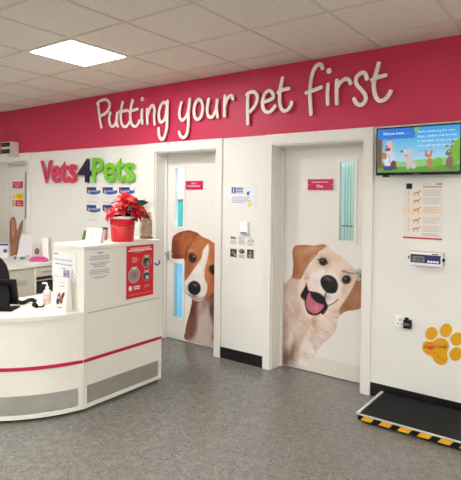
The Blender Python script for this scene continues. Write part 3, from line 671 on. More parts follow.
# six little cards
names = {(0, 0): 'upper left', (0, 1): 'upper middle', (0, 2): 'upper right', (1, 0): 'lower left', (1, 1): 'lower middle', (1, 2): 'lower right'}
for r in range(2):
    for cidx, (x0, x1) in enumerate(((28, 68), (75, 115), (122, 166))):
        y0, y1 = ((318, 370), (384, 446))[r]
        y0 += (-3, 0, 4)[cidx]; y1 += (-3, 0, 4)[cidx]
        def f2(P, w, h, r=r, ci=cidx):
            p = Paint(P, (228, 224, 220)); dk = [(96, 84, 80), (150, 146, 144), (128, 112, 96)][ci] if r == 0 else [(62, 50, 46), (60, 60, 66), (70, 62, 62)][ci]
            if (r, ci) == (0, 0): p.ell(w*.3, h*.2, w*.14, h*.16, dk, 0, .004); p.ell(w*.65, h*.22, w*.18, h*.14, (120, 110, 108), 0, .004); lines(p, w*.1, w*.9, h*.45, h*.95, 4, (170, 165, 162))
            elif (r, ci) == (0, 1): lines(p, w*.1, w*.9, h*.05, h*.95, 6, (160, 156, 154))
            elif (r, ci) == (0, 2): p.line([(w*.2, h*.5), (w*.5, h*.25), (w*.85, h*.45), (w*.55, h*.6), (w*.2, h*.5)], .006, dk, 1, .004); lines(p, w*.15, w*.9, h*.75, h*.95, 2, (130, 125, 122))
            elif (r, ci) == (1, 0): p.rect(w*.06, h*.12, w*.94, h*.88, dk, .004); p.ell(w*.45, h*.45, w*.22, h*.18, (130, 112, 98), 0, .01); p.ell(w*.7, h*.65, w*.12, h*.12, (190, 180, 170), 0, .006)
            elif (r, ci) == (1, 1): p.ell(w*.5, h*.3, w*.36, h*.22, dk, 0, .005); p.ell(w*.42, h*.26, w*.1, h*.07, (200, 200, 205), 0, .005); lines(p, w*.15, w*.9, h*.62, h*.95, 3, (120, 118, 118))
            else: p.rect(w*.08, h*.06, w*.9, h*.9, dk, .004); p.ell(w*.5, h*.35, w*.16, h*.14, (160, 130, 112), 0, .006); p.ell(w*.48, h*.68, w*.22, h*.18, (150, 152, 160), 0, .006)
            return p.C
        sheet('wall_card', (225+.177*x0, 180+.177*y0, 225+.177*x1, 180+.177*y1), names[(r, cidx)]+' card of the six little cards below the white sensor box', 'card', f2, 'little cards between the doors', .003, .002)
# dog body condition poster, right
def f3(P, w, h):
    p = Paint(P, (232, 227, 221)); p.rect(w*.07, h*.0, w*.22, h*.1, (22, 20, 24), .003)
    p.rect(w*.5, h*.055, w*.97, h*.075, (196, 130, 90), .003); p.rect(w*.84, h*.005, w*.97, h*.025, (190, 70, 70), .003)
    p.rect(0, h*.41, w, h*.59, (240, 222, 202), .003)
    for i, y in enumerate((.17, .31, .47, .66, .81)):
        p.rect(w*.12, h*(y-.05), w*.15, h*(y+.05), (226, 196, 162), .003)
        cx, cy, s = w*.34, h*y, w*.075; c_ = (200, 148, 104)
        p.ell(cx, cy, s, s*.32, c_, -12, .003); p.line([(cx+s*.8, cy-s*.3), (cx+s*1.25, cy-s*.75)], s*.3, c_, 1, .003); p.ell(cx+s*1.3, cy-s*.75, s*.3, s*.18, c_, 0, .003)
        p.line([(cx-s*.8, cy+s*.1), (cx-s*1.3, cy-s*.1)], s*.13, c_, 1, .003)
        for q in (-.75, -.55, .55, .75): p.line([(cx+s*q, cy+s*.1), (cx+s*(q-.1), cy+s*1.1)], s*.16, c_, 1, .003)
        lines(p, w*.5, w*.96, h*(y-.055), h*(y+.055), 4, (196, 190, 185), .35)
    lines(p, w*.5, w*.96, h*.88, h*.94, 2, (180, 175, 172)); p.rect(0, h*.965, w, h*.992, (196, 40, 50), .003); return p.C
sheet('wall_poster', (403.8, 183.4, 442.2, 240.6), 'pale dog body condition chart with small brown dogs and red bottom edge, under the television', 'poster', f3, step=.0032)
# six blue topped leaflets on the left wall
SB = Q(78, 180, .1354)
random.seed(2)
def f4(P, w, h):
    p = Paint(P, (232, 230, 226)); d = P[:, 1]/h; u = P[:, 0]/w
    lim = .40+.10*np.sin(np.clip(u, 0, 1)*math.pi)-.02
    p.mix(((d < lim) & (d > 0)).astype(float), (34, 54, 124)); p.mix(((d < lim) & (d > lim-.10)).astype(float)*.8, (60, 120, 190))
    p.ell(w*.85, h*.1, w*.16, h*.13, (238, 238, 240), 0, .004); p.ell(w*.14, h*.22, w*.07, h*.09, (205, 110, 60), 0, .003); p.ell(w*.2, h*.3, w*.07, h*.07, (220, 190, 170), 0, .003)
    lines(p, w*.3, w*.85, h*.18, h*.32, 2, (190, 200, 225), .5)
    lines(p, w*.3, w*.72, h*.58, h*.72, 2, (214, 200, 196), .4); lines(p, w*.1, w*.9, h*.9, h*.97, 1, (190, 186, 184), .5); return p.C
pos = {(0, 0): 'left leaflet of the upper row of', (0, 1): 'middle leaflet of the upper row of', (0, 2): 'right leaflet of the upper row of', (1, 0): 'left leaflet of the lower row of', (1, 1): 'middle leaflet of the lower row, part hidden by the plant, of', (1, 2): 'right leaflet of the lower row, hidden behind the red flowers, of'}
for r in range(2):
    for ci, (x0, x1) in enumerate(((65, 164), (182, 290), (303, 416))):
        y0, y1 = ((52, 172), (182, 306))[r]
        A = SB(x0, y0); B = SB(x1, y1)
        sheet('wall_leaflet', (*A, *B), pos[(r, ci)]+' six blue topped leaflets', 'leaflet', f4, 'blue topped leaflets', .004, .004)

# ------------------------------------------------------------------ television
TVY = -.085
A = on_y(376.3, 128.4, TVY); Bz = on_y(376.5, 175.4, TVY)[2]; TX0, TZ1, TZ0 = A[0], A[2], Bz; TW = (TZ1-TZ0)*1.70
t = empty('television', (TX0+TW/2, 0, TZ0), 'black flat television with a bright cartoon animal screen, high on the wall', 'television')
m_ = MB(); m_.box(TX0, TX0+TW, TVY, TVY+.035, TZ0, TZ1, .004); m_.box(TX0+.08, TX0+TW-.08, TVY+.03, TVY+.055, TZ0+.03, TZ1-.06, .006); m_.build('casing', BPL, t)
MB().box(TX0+TW/2-.12, TX0+TW/2+.12, TVY+.055, 0, TZ0+.08, TZ1-.12).build('wall_bracket', BPL, t)
MB().box(TX0+.05, TX0+.09, TVY+.01, TVY+.04, TZ0-.012, TZ0).build('foot_mount', BPL, t)
bz = .012; SW, SH = TW-2*bz, TZ1-TZ0-.012-.02; SX, SZ = TX0+bz, TZ1-.012
def tv(P, w, h):
    u = P[:, 0]/w; v = P[:, 1]/h; p = Paint(P, (70, 170, 235))
    g = np.clip(v/.75, 0, 1)[:, None]; p.C = np.array([52, 158, 232.])*(1-g)+np.array([176, 224, 240.])*g
    U = lambda x: x*w; V = lambda y: y*h
    p.poly([(U(-.1), V(.78)), (U(.15), V(.74)), (U(.35), V(.76)), (U(.55), V(.72)), (U(.8), V(.70)), (U(1.1), V(.66)), (U(1.1), V(1.1)), (U(-.1), V(1.1))], (150, 200, 120), .008)
    p.poly([(U(-.1), V(.90)), (U(.2), V(.87)), (U(.5), V(.88)), (U(.8), V(.85)), (U(1.1), V(.88)), (U(1.1), V(1.2)), (U(-.1), V(1.2))], (92, 160, 52), .006)
    for x, y, r in ((.70, .82, .05), (.76, .78, .055), (.95, .60, .1), (1.0, .45, .1), (.93, .74, .07), (1.03, .66, .09), (.5, .0, .0001)): p.ell(U(x), V(y), r*w*.8, r*w*.9, (116, 184, 48), 0, .006)
    p.rect(U(0), V(.2), U(.065), V(.88), (124, 92, 66), .006); p.rect(U(.02), V(.2), U(.035), V(.88), (92, 66, 48), .004); p.rect(U(.0), V(.8), U(.09), V(.9), (124, 92, 66), .01)
    # man in a white coat with a puppy, as a plain cartoon figure
    s = w/.70
    p.ell(U(.15), V(.68), .042*s, .085*s, (224, 228, 242), 5, .004); p.ell(U(.20), V(.60), .018*s, .05*s, (206, 210, 230), -25, .004); p.rect(U(.085), V(.85), U(.20), V(.95), (40, 66, 132), .003)
    p.ell(U(.15), V(.38), .030*s, .050*s, (228, 188, 190), 10, .003); p.ell(U(.135), V(.47), .026*s, .016*s, (150, 66, 56), 0, .003); p.ell(U(.12), V(.41), .012*s, .014*s, (206, 120, 124), 0, .003); p.ell(U(.155), V(.22), .014*s, .020*s, (110, 122, 168), 0, .003); p.ell(U(.205), V(.42), .012*s, .022*s, (218, 190, 110), 0, .003)
    p.ell(U(.12), V(.38), .004*s, .005*s, (30, 30, 40), 0, .002); p.line([(U(.14), V(.56)), (U(.165), V(.66)), (U(.16), V(.78))], .004, (90, 96, 130), 1, .002)
    p.ell(U(.21), V(.82), .026*s, .036*s, (110, 60, 42), 0, .003); p.ell(U(.225), V(.9), .024*s, .014*s, (96, 50, 34), 0, .003); p.ell(U(.095), V(.62), .022*s, .030*s, (190, 124, 76), 0, .003); p.ell(U(.08), V(.56), .006*s, .006*s, (40, 26, 24), 0, .002)
    # white dog
    c_ = (206, 198, 196); p.ell(U(.41), V(.72), .034*s, .055*s, c_, -25, .003); p.ell(U(.37), V(.58), .042*s, .024*s, c_, 18, .003); p.ell(U(.415), V(.50), .012*s, .016*s, c_, -20, .003); p.ell(U(.445), V(.53), .012*s, .012*s, c_, 0, .003)
    p.ell(U(.46), V(.86), .028*s, .025*s, c_, 0, .003); p.ell(U(.395), V(.88), .014*s, .022*s, c_, 0, .003); p.ell(U(.315), V(.53), .010*s, .009*s, (34, 28, 32), 0, .003); p.ell(U(.37), V(.63), .016*s, .004*s, (160, 80, 90), 5, .003); p.ell(U(.365), V(.51), .006*s, .007*s, (250, 250, 250), 0, .002)
    # ginger cat
    c_ = (190, 124, 82); p.ell(U(.655), V(.80), .022*s, .045*s, c_, 0, .003); p.ell(U(.64), V(.62), .030*s, .024*s, c_, 0, .003); p.poly([(U(.6), V(.6)), (U(.592), V(.5)), (U(.625), V(.55))], c_, .003, smooth=False); p.poly([(U(.66), V(.56)), (U(.69), V(.5)), (U(.685), V(.6))], c_, .003, smooth=False)
    p.ell(U(.635), V(.59), .005*s, .006*s, (250, 250, 250), 0, .002); p.ell(U(.65), V(.59), .005*s, .006*s, (250, 250, 250), 0, .002); p.line([(U(.57), V(.55)), (U(.53), V(.52))], .002, (60, 60, 70), .8, .002); p.line([(U(.66), V(.5)), (U(.7), V(.42))], .002, (60, 60, 70), .8, .002); p.line([(U(.66), V(.92)), (U(.70), V(.90)), (U(.69), V(.96))], .008, c_, 1, .003)
    # brown rabbit
    c_ = (136, 96, 84); p.ell(U(.885), V(.80), .028*s, .05*s, c_, 10, .003); p.ell(U(.875), V(.60), .022*s, .026*s, c_, 0, .003); p.ell(U(.915), V(.42), .009*s, .038*s, (150, 106, 104), 12, .003); p.ell(U(.86), V(.44), .018*s, .010*s, c_, -40, .003); p.ell(U(.845), V(.62), .007*s, .006*s, (70, 40, 40), 0, .003); p.ell(U(.88), V(.57), .005*s, .006*s, (250, 250, 250), 0, .002); p.ell(U(.91), V(.92), .03*s, .012*s, c_, 0, .003)
    p.rect(0, 0, U(.475), V(.235), (28, 122, 220), .004); p.poly([(U(.47), V(0)), (U(.53), V(0)), (U(.51), V(.06)), (U(.475), V(.1))], (150, 190, 40), .004)
    return p.C
so = grid_print('screen', t, SCREEN, (SX, TVY-.0008, SZ), X3, Z3, SW, SH, .003, lambda P: tv(P, SW, SH))
TXT = mat('screen_text', (190, 216, 240), .5, emit=.75)
text('caption', 'Did you know . . .', TXT, so, (SX+SW*.08, TVY-.0012, SZ-SH*.155), X3, Z3, w=SW*.33, h=SH*.078)
for i, (tx, wf) in enumerate((('Early neutering for cats,', .44), ('dogs, rabbits and ferrets', .45), ('is advisable if you are not', .47), ('intending to breed', .42))):
    text('caption', tx, TXT, so, (SX+SW*.51, TVY-.0012, SZ-SH*(.140+.103*i)), X3, Z3, w=SW*wf, h=SH*.060, bold=-.012)
MB().box(TX0+TW/2-.02, TX0+TW/2+.02, TVY-.001, TVY, TZ0+.006, TZ0+.011).build('maker_mark', mat('mark_grey', (120, 120, 124), .4), t)

# ------------------------------------------------------------------ weighing display on the wall
X0, X1, Z0, Z1 = rect_px(409.4, 251.6, 441.5, 267.3, -.05)
t = empty('scale_display', ((X0+X1)/2, 0, Z0), 'white and navy digital weighing display mounted on the wall under the chart', 'display')
MB().box(X0, X1, -.05, -.006, Z0, Z1, .005).build('housing', WHITE, t)
MB().box(X0-.008, X1+.012, -.006, 0, Z0+.006, Z1+.006).build('wall_plate', mat('plate_grey', (190, 190, 188), .4), t)
W_, H_ = X1-X0, Z1-Z0
MB().box(X0+W_*.04, X1-W_*.03, -.052, -.0495, Z0+H_*.2, Z1-H_*.16).build('fascia', mat('navy_panel', (34, 44, 110), .35), t)
MB().box(X0+W_*.1, X0+W_*.48, -.054, -.052, Z0+H_*.28, Z1-H_*.3).build('lcd', mat('lcd_grey', (120, 124, 112), .3), t)
text('digits', '0.00', INKD, t, (X0+W_*.22, -.0542, Z0+H_*.36), X3, Z3, w=W_*.2, h=H_*.26)
for i in range(4): MB().box(X0+W_*(.575+.09*i), X0+W_*(.645+.09*i), -.055, -.052, Z0+H_*.27, Z0+H_*.42, .001).build('button', WHITE, t)
MB().box(X0+W_*.7, X0+W_*.9, -.0506, -.0498, Z1-H_*.12, Z1-H_*.05).build('maker_mark', INKD, t)
MB().disc((X0-.004, 0, Z0+H_*.55), .012, -.035, -.012, 16).build('knob', INK, t)
MB().disc((X1+.004, 0, Z0+H_*.5), .012, -.035, -.012, 16).build('knob', INKD, t)

# ------------------------------------------------------------------ double socket and black plug
X0, X1, Z0, Z1 = rect_px(394.9, 315.4, 413.9, 329.3, -.01); W_, H_ = X1-X0, Z1-Z0
t = empty('wall_socket', ((X0+X1)/2, 0, Z0), 'white double electrical socket low on the wall left of the yellow paw', 'socket')
MB().box(X0, X1, -.010, 0, Z0, Z1, .002).build('face_plate', WHITE, t)
h_ = MB(); cx = X0+W_*.27; cz = Z0+H_*.42
h_.box(cx-.004, cx+.004, -.0112, -.0098, cz+.012, cz+.026).box(cx-.020, cx-.009, -.0112, -.0098, cz-.012, cz-.006).box(cx+.009, cx+.020, -.0112, -.0098, cz-.012, cz-.006)
h_.build('pin_holes', INKD, t)
for x in (cx+.025, X0+W_*.9): MB().box(x-.006, x+.006, -.014, -.010, Z1-.024, Z1-.008, .001).build('switch', WHITE, t)
t = empty('plug_adapter', (X0+W_*.7, -.01, Z0), 'black plug-in power adapter in the right half of the socket', 'plug')
px0, px1 = X0+W_*.53, X0+W_*.9
MB().box(px0, px1, -.055, -.0101, Z0+.006, Z1-.014, .005).build('body', BPL, t)
MB().box(px0+.004, px0+.03, -.03, -.0101, Z1-.014, Z1+.0, .003).build('lug', BPL, t)
MB().box(px0+.006, px1-.006, -.057, -.0545, Z0+.026, Z1-.032).build('label_patch', INK, t)

# ------------------------------------------------------------------ yellow paw
qp = Q(415, 320, .1041)
t = empty('paw_sign', on_y(444, 355, 0), 'large yellow paw print sign with Kennel Cough lettering on the right', 'sign')
def plate(name, pts, m_, parent, y=-.004, lab=None):
    P = [on_y(*p, y) for p in cat_rom(pts, 6, True)]; o = MB().prism([tuple(p) for p in P], (0, -y, 0)).build(name, m_, parent); return o
plate('paw_pad', [qp(*p) for p in ((70, 265), (78, 222), (105, 205), (150, 208), (182, 200), (205, 182), (245, 175), (290, 185), (318, 215), (326, 260), (312, 300), (308, 335), (316, 375), (300, 415), (262, 432), (220, 422), (185, 392), (160, 350), (115, 330), (80, 300))], PAWY, t)
for cx, cy, rx, ry, an in ((157, 130, 57, 64, 25), (297, 100, 57, 66, 25), (402, 184, 60, 66, 30), (392, 328, 60, 66, 30)):
    an = -math.radians(an)
    plate('toe_pad', [qp(cx+rx*math.cos(a)*math.cos(an)-ry*math.sin(a)*math.sin(-an)*1, cy+rx*math.cos(a)*math.sin(-an)+ry*math.sin(a)*math.cos(an)) for a in [i*math.pi/6 for i in range(12)]], PAWY, t)
A = on_y(*qp(95, 280), -.004); B = on_y(*qp(318, 276), -.004)
Up_ = np.array([B[0]-A[0], 0, B[2]-A[2]]); text('lettering', 'Kennel Cough', mat('paw_ink', (70, 46, 40), .5), t, (A[0], -.0042, A[2]-.002), Up_, (-Up_[2], 0, Up_[0]), w=B[0]-A[0], h=.030, bold=.012)
rp = mat('small_paw_red', (226, 70, 36), .5); c0 = on_y(*qp(148, 268), -.005)
mm = MB().disc(c0, .017, -.0052, -.004, 20, rx=.02)
for dx, dz in ((-.024, .02), (-.009, .03), (.009, .03), (.024, .02)): mm.disc((c0[0]+dx, 0, c0[2]+dz), .006, -.0052, -.004, 12)
mm.build('small_paw', rp, t)
A = on_y(*qp(110, 315), -.004); text('lettering', 'Vaccination', rp, t, (A[0], -.0042, A[2]), (1, 0, .18), (-.18, 0, 1), w=.085, h=.009)
A = on_y(*qp(200, 335), -.004); text('lettering', 'Ask us', mat('paw_ink', (0, 0, 0)), t, (A[0], -.0042, A[2]), (1, 0, -.7), (.7, 0, 1), w=.04, h=.010)
A = on_y(*qp(255, 380), -.004); text('lettering', 'now', mat('paw_ink', (0, 0, 0)), t, (A[0], -.0042, A[2]), (1, 0, -.5), (.5, 0, 1), w=.02, h=.008)

# ------------------------------------------------------------------ walk-on scale platform
SX0, SX1, SY0, SY1 = -1.335, -.30, -.515, -.03
t = empty('platform_scale', ((SX0+SX1)/2, (SY0+SY1)/2, 0), 'low black rubber walk-on animal scale with yellow hazard stripes on the floor by the wall', 'scale')
ZT = .062
MB().box(SX0+.012, SX1-.012, SY0+.004, SY1, ZT-.012, ZT, .002).build('rubber_mat', RUBBER, t)
fr = MB(); fr.box(SX0-.012, SX0+.008, SY0, SY1, ZT-.014, ZT+.003, .002).box(SX1-.011, SX1+.012, SY0, SY1, ZT-.014, ZT+.003, .002).box(SX0-.012, SX1+.012, SY0-.004, SY0+.002, ZT-.010, ZT+.001, .001)
fr.build('edge_frame', mat('frame_alu', (212, 212, 210), .35, metal=.3), t)
MB().box(SX0, SX1, SY0-.002, SY0+.03, .018, ZT-.0125).box(SX0+.02, SX1-.02, SY0+.03, SY1-.01, .022, ZT-.0125).build('base', BPL, t)
n = 8
for i in range(n):
    x = SX0+.020+i*.126; MB().prism([(x, SY0-.002, .020), (x+.072, SY0-.002, .020), (x+.098, SY0-.002, ZT-.0115), (x+.026, SY0-.002, ZT-.0115)], (0, -.0012, 0)).build('hazard_stripe', YEL, t)
for x in (SX0+.06, SX1-.06):
    for y in (SY0+.05, SY1-.05): MB().lathe([(.02, 0), (.022, .004), (.018, .022)], x, y, 16).build('foot', BPL, t)
MB().box(SX0-.022, SX0-.012, SY0+.16, SY0+.24, .02, .045, .003).build('side_latch', mat('frame_alu', (0, 0, 0)), t)

# ------------------------------------------------------------------ sounder box over the left door
Yb = -.13
A = on_y(.9, 142.4, Yb); B = on_y(10.4, 153.8, Yb)
t = empty('wall_heater_unit', ((A[0]+B[0])/2, -.008, B[2]), 'white box with two black grilles mounted above the far left door', 'wall box')
MB().box(A[0], B[0], Yb, -.0085, B[2], A[2], .004).build('casing', mat('grey_case', (214, 210, 206), .4), t)
H_ = A[2]-B[2]; W_ = B[0]-A[0]
for z0, z1 in ((.06, .40), (.60, .94)):
    g = MB().box(A[0]+W_*.06, B[0]-W_*.06, Yb-.004, Yb, B[2]+H_*z0, B[2]+H_*z1).build('grille', BPL, t)
    MB().box(A[0]+W_*.1, B[0]-W_*.1, Yb-.005, Yb-.004, B[2]+H_*(z0+.15), B[2]+H_*(z0+.18)).build('louvre', INK, g)
MB().box(A[0]+W_*.3, B[0]+.02, -.07, -.0185, B[2]-.035, B[2]-.001).build('bracket', mat('grey_case', (0, 0, 0)), t)

# ------------------------------------------------------------------ reception desk
FX, HY0, HY1, HX0, HT, CT = -2.944, -1.578, -.792, -3.315, 1.18, .715     # front face, hutch ends, hutch back, top, counter height
t = empty('reception_cabinet', (-3.2, -1.18, 0), 'tall cream end section of the reception desk with a raised box and crimson stripe', 'reception desk')
fp = .006
m_ = MB(); m_.box(FX-.02, FX-fp, HY0+.02, HY1-.02, .05, CT-.02); m_.build('front_panel', DESK, t)
m_ = MB()   # frame strips round the front
m_.box(FX-.02, FX, HY0, HY0+.034, .02, HT-.025).box(FX-.02, FX, HY1-.034, HY1, .02, HT-.025).box(FX-.02, FX, HY0+.034, HY1-.034, .02, .05)
m_.box(FX-.02, FX, HY0+.034, HY1-.034, CT-.012, CT+.012)
m_.build('front_frame', DESK, t)
GAP = mat('gap_shadow', (160, 154, 142), .8)
MB().box(FX-.012, FX-.004, HY0+.034, HY1-.034, CT-.018, CT-.012).build('joint_line', GAP, t)
MB().box(FX-.02, FX-fp, HY0+.034, HY1-.034, CT+.012, HT-.025).build('upper_panel', DESK, t)
KZ = on_x(84, 387.5, FX)[2]; KZ2 = on_x(158.5, 359.5, FX)[2]; KZ = (KZ+KZ2)/2
MB().box(FX-fp, FX-.002, HY0+.034, HY1-.034, .05, KZ).build('kick_plate', STEEL, t)
SZ_ = (on_x(83, 362, FX)[2]+on_x(160, 337.5, FX)[2])/2
MB().box(FX-.02, FX+.0015, HY0+.001, HY1+.001, SZ_-.011, SZ_+.011).build('stripe', STRIPE, t)
m_ = MB(); m_.box(HX0, FX-.02, HY0, HY0+.018, CT+.0, HT-.025).box(HX0, FX-.02, HY1-.018, HY1, CT, HT-.025).box(HX0, HX0+.018, HY0+.018, HY1-.018, CT, HT-.025)
m_.build('upper_box', DESK, t)
MB().box(HX0-.008, FX+.008, HY0-.008, HY1+.008, HT-.025, HT, .002).build('top', DESK, t)
MB().box(-3.74, FX-.02, HY0, HY1-.0, CT-.025, CT-.0005, .002).build('worktop', DESK, t)
for y_ in (HY1-.02, HY0): MB().box(-3.70, FX-.02, y_, y_+.02, .02, CT-.025).build('end_panel', DESK, t)
MB().box(-3.68, FX-.03, HY0+.01, HY1-.01, 0, .02).build('plinth', BPL, t)
hk = on_x(156.5, 262, FX)
MB().tube([(FX+.001, hk[1]-.022, hk[2]-.004), (FX+.012, hk[1]-.016, hk[2]-.018), (FX+.014, hk[1], hk[2]-.022), (FX+.014, hk[1]+.016, hk[2]-.010), (FX+.012, hk[1]+.024, hk[2]+.012)], .006, 8).build('hook', mat('blue_hook', (40, 80, 170), .4), t)['label'] = 'small blue hook'

# curved counter
t = empty('reception_counter', (-3.7, -1.9, 0), 'low curved cream reception counter with crimson stripe and steel kick plate', 'reception desk')
CC = (-3.866, -1.328); RR = .9535; A0 = math.asin((HY0-CC[1]-.001)/RR); A1 = math.radians(-112)
def arc(r, a0=A0, a1=A1, n=48): return [(CC[0]+r*math.cos(a0+(a1-a0)*i/n), CC[1]+r*math.sin(a0+(a1-a0)*i/n)) for i in range(n+1)]
def arcwall(m_, r0, r1, z0, z1, a0=A0, a1=A1):
    o_, i_ = arc(r1, a0, a1), arc(r0, a0, a1)
    for j in range(len(o_)-1):
        m_.prism([(*o_[j], z0), (*o_[j+1], z0), (*i_[j+1], z0), (*i_[j], z0)], (0, 0, z1-z0))
    return m_
def merge(m_):
    bmesh.ops.remove_doubles(m_.bm, verts=m_.bm.verts, dist=1e-5)
    bad = {}
    for f in m_.bm.faces: bad.setdefault(tuple(sorted(v.index for v in f.verts)), []).append(f)
    return m_
OUT = -.010
arcwall(MB(), RR-.022, RR-.006, .05, CT-.03).build('front_panel', DESK, t)
m_ = arcwall(MB(), RR-.02, RR, .02, .05); arcwall(m_, RR-.02, RR, CT-.052, CT-.03)
w_ = .033/RR
for a_ in (A0, A1+w_, math.radians(-70)): arcwall(m_, RR-.02, RR, .02, CT-.03, a_, a_-w_)
m_.build('front_frame', DESK, t)
KC = on_y(0, 398, 0)
arcwall(MB(), RR-.006, RR-.002, .05, KZ).build('kick_plate', STEEL, t)
arcwall(MB(), RR-.01, RR+.0015, SZ_-.011, SZ_+.011, A0-.001).build('stripe', STRIPE, t)
oa = arc(RR+.012); pl = [(*p, CT-.028) for p in oa]+[(-4.15, -1.75, CT-.028), (-3.95, -1.66, CT-.028), (-3.80, -1.62, CT-.028), (-3.74, HY0-.002, CT-.028)]
pl[0] = (pl[0][0], HY0-.002, CT-.028)
MB().prism(pl, (0, 0, .028)).build('worktop', DESK, t)
arcwall(MB(), RR-.06, RR-.03, 0, .02).build('plinth', BPL, t)
e1 = arc(RR-.03)[-1]; ei = (CC[0]+.45*math.cos(A1), CC[1]+.45*math.sin(A1))
MB().prism([(*e1, .02), (e1[0]+.018, e1[1], .02), (ei[0]+.018, ei[1], .02), (*ei, .02)], (0, 0, CT-.05)).build('end_panel', DESK, t)

# papers on the desk faces ------------------------------------------------
def sheet3(name, O, U, Vv, w, h, label, cat, fn, th=.002, step=.004, group=None, parent=None):
    O, U, Vv = map(lambda a: np.array(a, float), (O, U, Vv)); U /= np.linalg.norm(U); Vv /= np.linalg.norm(Vv); Nn = np.cross(U, Vv)
    t = empty(name, O-Vv*h+U*w/2, label, cat, group)
    MB().prism([O, O+U*w, O+U*w-Vv*h, O-Vv*h], Nn*th).build('paper', PAPER, t)
    grid_print('print', t, PRINT, O+Nn*(th+.0008), U, Vv, w, h, step, lambda P: fn(P, w, h)); return t
def f5(P, w, h):
    p = Paint(P, (236, 234, 228)); p.rect(w*.4, h*.06, w*.62, h*.085, (110, 108, 112), .003)
    for i in range(17):
        y = h*(.14+.035*i); c_ = w*.5; k_ = w*random.choice((.38, .3, .34, .2, .36))
        if i in (4, 9, 14): continue
        p.rect(c_-k_, y, c_+k_, y+h*.012, (128, 126, 132), .002)
    return p.C
A = on_x(85.2, 251, FX); B = on_x(112.8, 301, FX)
sheet3('notice_page', (FX, A[1], A[2]), Y3, Z3, B[1]-A[1], .292, 'plain white page of typed text taped to the front of the desk box', 'notice', f5)
def f6(P, w, h):
    p = Paint(P, (208, 38, 50))
    p.rect(w*.12, h*.035, w*.88, h*.055, (235, 150, 150), .003); p.rect(w*.08, h*.075, w*.92, h*.10, (240, 190, 190), .003); p.rect(w*.3, h*.12, w*.6, h*.135, (240, 170, 170), .003)
    for cx, cy, r, c_ in ((.74, .33, .17, (120, 100, 80)), (.28, .56, .2, (150, 150, 148)), (.74, .61, .13, (60, 62, 66))):
        p.ell(w*cx, h*cy, w*r*1.06, w*r*1.06, (232, 200, 196), 0, .003); p.ell(w*cx, h*cy, w*r, w*r, c_, 0, .003)
    p.ell(w*.72, h*.32, w*.08, w*.1, (60, 44, 36), 0, .01); p.ell(w*.78, h*.37, w*.06, w*.07, (170, 140, 110), 0, .01)
    for k_ in range(5): p.line([(w*(.16+.06*k_), h*.50), (w*(.16+.06*k_), h*.62)], .005, (90, 92, 90), .7, .003)
    p.ell(w*.3, h*.57, w*.05, w*.07, (206, 80, 76), 0, .006); p.ell(w*.76, h*.64, w*.07, w*.06, (200, 196, 190), 0, .008)
    for cx, cy in ((.74, .235), (.28, .43), (.74, .525)):
        p.line([(w*(cx-.08), h*(cy-.025)), (w*(cx+.06), h*(cy+.02))], .006, (250, 245, 240), 1, .003); p.line([(w*(cx+.08), h*(cy-.025)), (w*(cx-.06), h*(cy+.02))], .006, (250, 245, 240), 1, .003)
    lines(p, w*.2, w*.45, h*.22, h*.33, 3, (240, 190, 190)); p.ell(w*.15, h*.80, w*.06, w*.06, (245, 240, 238), 0, .003); p.rect(w*.1, h*.82, w*.2, h*.85, (245, 240, 238), .003)
    p.rect(w*.27, h*.775, w*.5, h*.80, (245, 240, 238), .003); p.rect(w*.27, h*.815, w*.5, h*.84, (245, 240, 238), .003); lines(p, w*.65, w*.92, h*.78, h*.84, 2, (236, 140, 140)); p.rect(w*.1, h*.93, w*.9, h*.94, (236, 150, 150), .003)
    return p.C
A = on_x(126.3, 246.5, FX); B = on_x(153.4, 243.5, FX); C_ = on_x(126.3, 299.6, FX)
ps = sheet3('red_poster', (FX, A[1], A[2]), Y3, Z3, B[1]-A[1], A[2]-C_[2], 'bright red poster with round pet photographs on the front of the desk box', 'poster', f6)
text('lettering', 'CHRISTMAS', WHITE, ps, (FX+.0032, (A[1]+B[1])/2, A[2]-.030), Y3, Z3, w=(B[1]-A[1])*.7, h=.010, align='c')
text('lettering', 'PHOTO COMPETITION', WHITE, ps, (FX+.0032, (A[1]+B[1])/2, A[2]-.046), Y3, Z3, w=(B[1]-A[1])*.86, h=.012, align='c')
# bell sign on the near face of the box
A = on_y(52.5, 250.3, HY0); B = on_y(76.5, 281, HY0)
def f7(P, w, h):
    p = Paint(P, (228, 228, 232)); p.rect(.004, .004, w-.004, h-.004, (236, 236, 240), .003); p.rect(w*.07, h*.08, w*.26, h*.12, (210, 90, 90), .003)
    p.line([(w*.84, h*.62), (w*.84, h*.8)], .008, (120, 120, 130), .8, .004); p.ell(w*.85, h*.82, w*.06, h*.08, (150, 150, 160), 0, .004); p.ell(w*.85, h*.82, w*.035, h*.05, (236, 236, 240), 0, .004)
    p.rect(0, h*.93, w, h*.945, (170, 170, 180), .003); return p.C
bs = sheet3('bell_sign', (A[0], HY0, A[2]), X3, Z3, B[0]-A[0], A[2]-B[2], 'laminated sign asking visitors to ring the bell, on the side of the desk box', 'sign', f7)
for i, (tx, wf) in enumerate((('Please ring the bell if', .72), ('there is no one at the', .7), ('desk', .16))):
    text('lettering', tx, INK, bs, ((A[0]+B[0])/2-.004, HY0-.0034, A[2]-(A[2]-B[2])*(.34+.15*i)), X3, Z3, w=(B[0]-A[0])*wf, h=.013, align='c')
A = on_y(63.3, 270, HY0-.02); B = on_y(67.4, 281, HY0-.02)
t = empty('bell_push', ((A[0]+B[0])/2, HY0-.003, B[2]), 'small lilac wireless bell push stuck over the laminated sign', 'bell')
MB().box(A[0], B[0], HY0-.022, HY0-.0035, B[2], A[2], .004).build('housing', mat('lilac', (168, 158, 186), .4), t)
MB().disc(((A[0]+B[0])/2, 0, (A[2]+B[2])/2+.008), .009, HY0-.026, HY0-.021, 16).build('button', mat('lilac_dark', (120, 110, 145), .4), t)

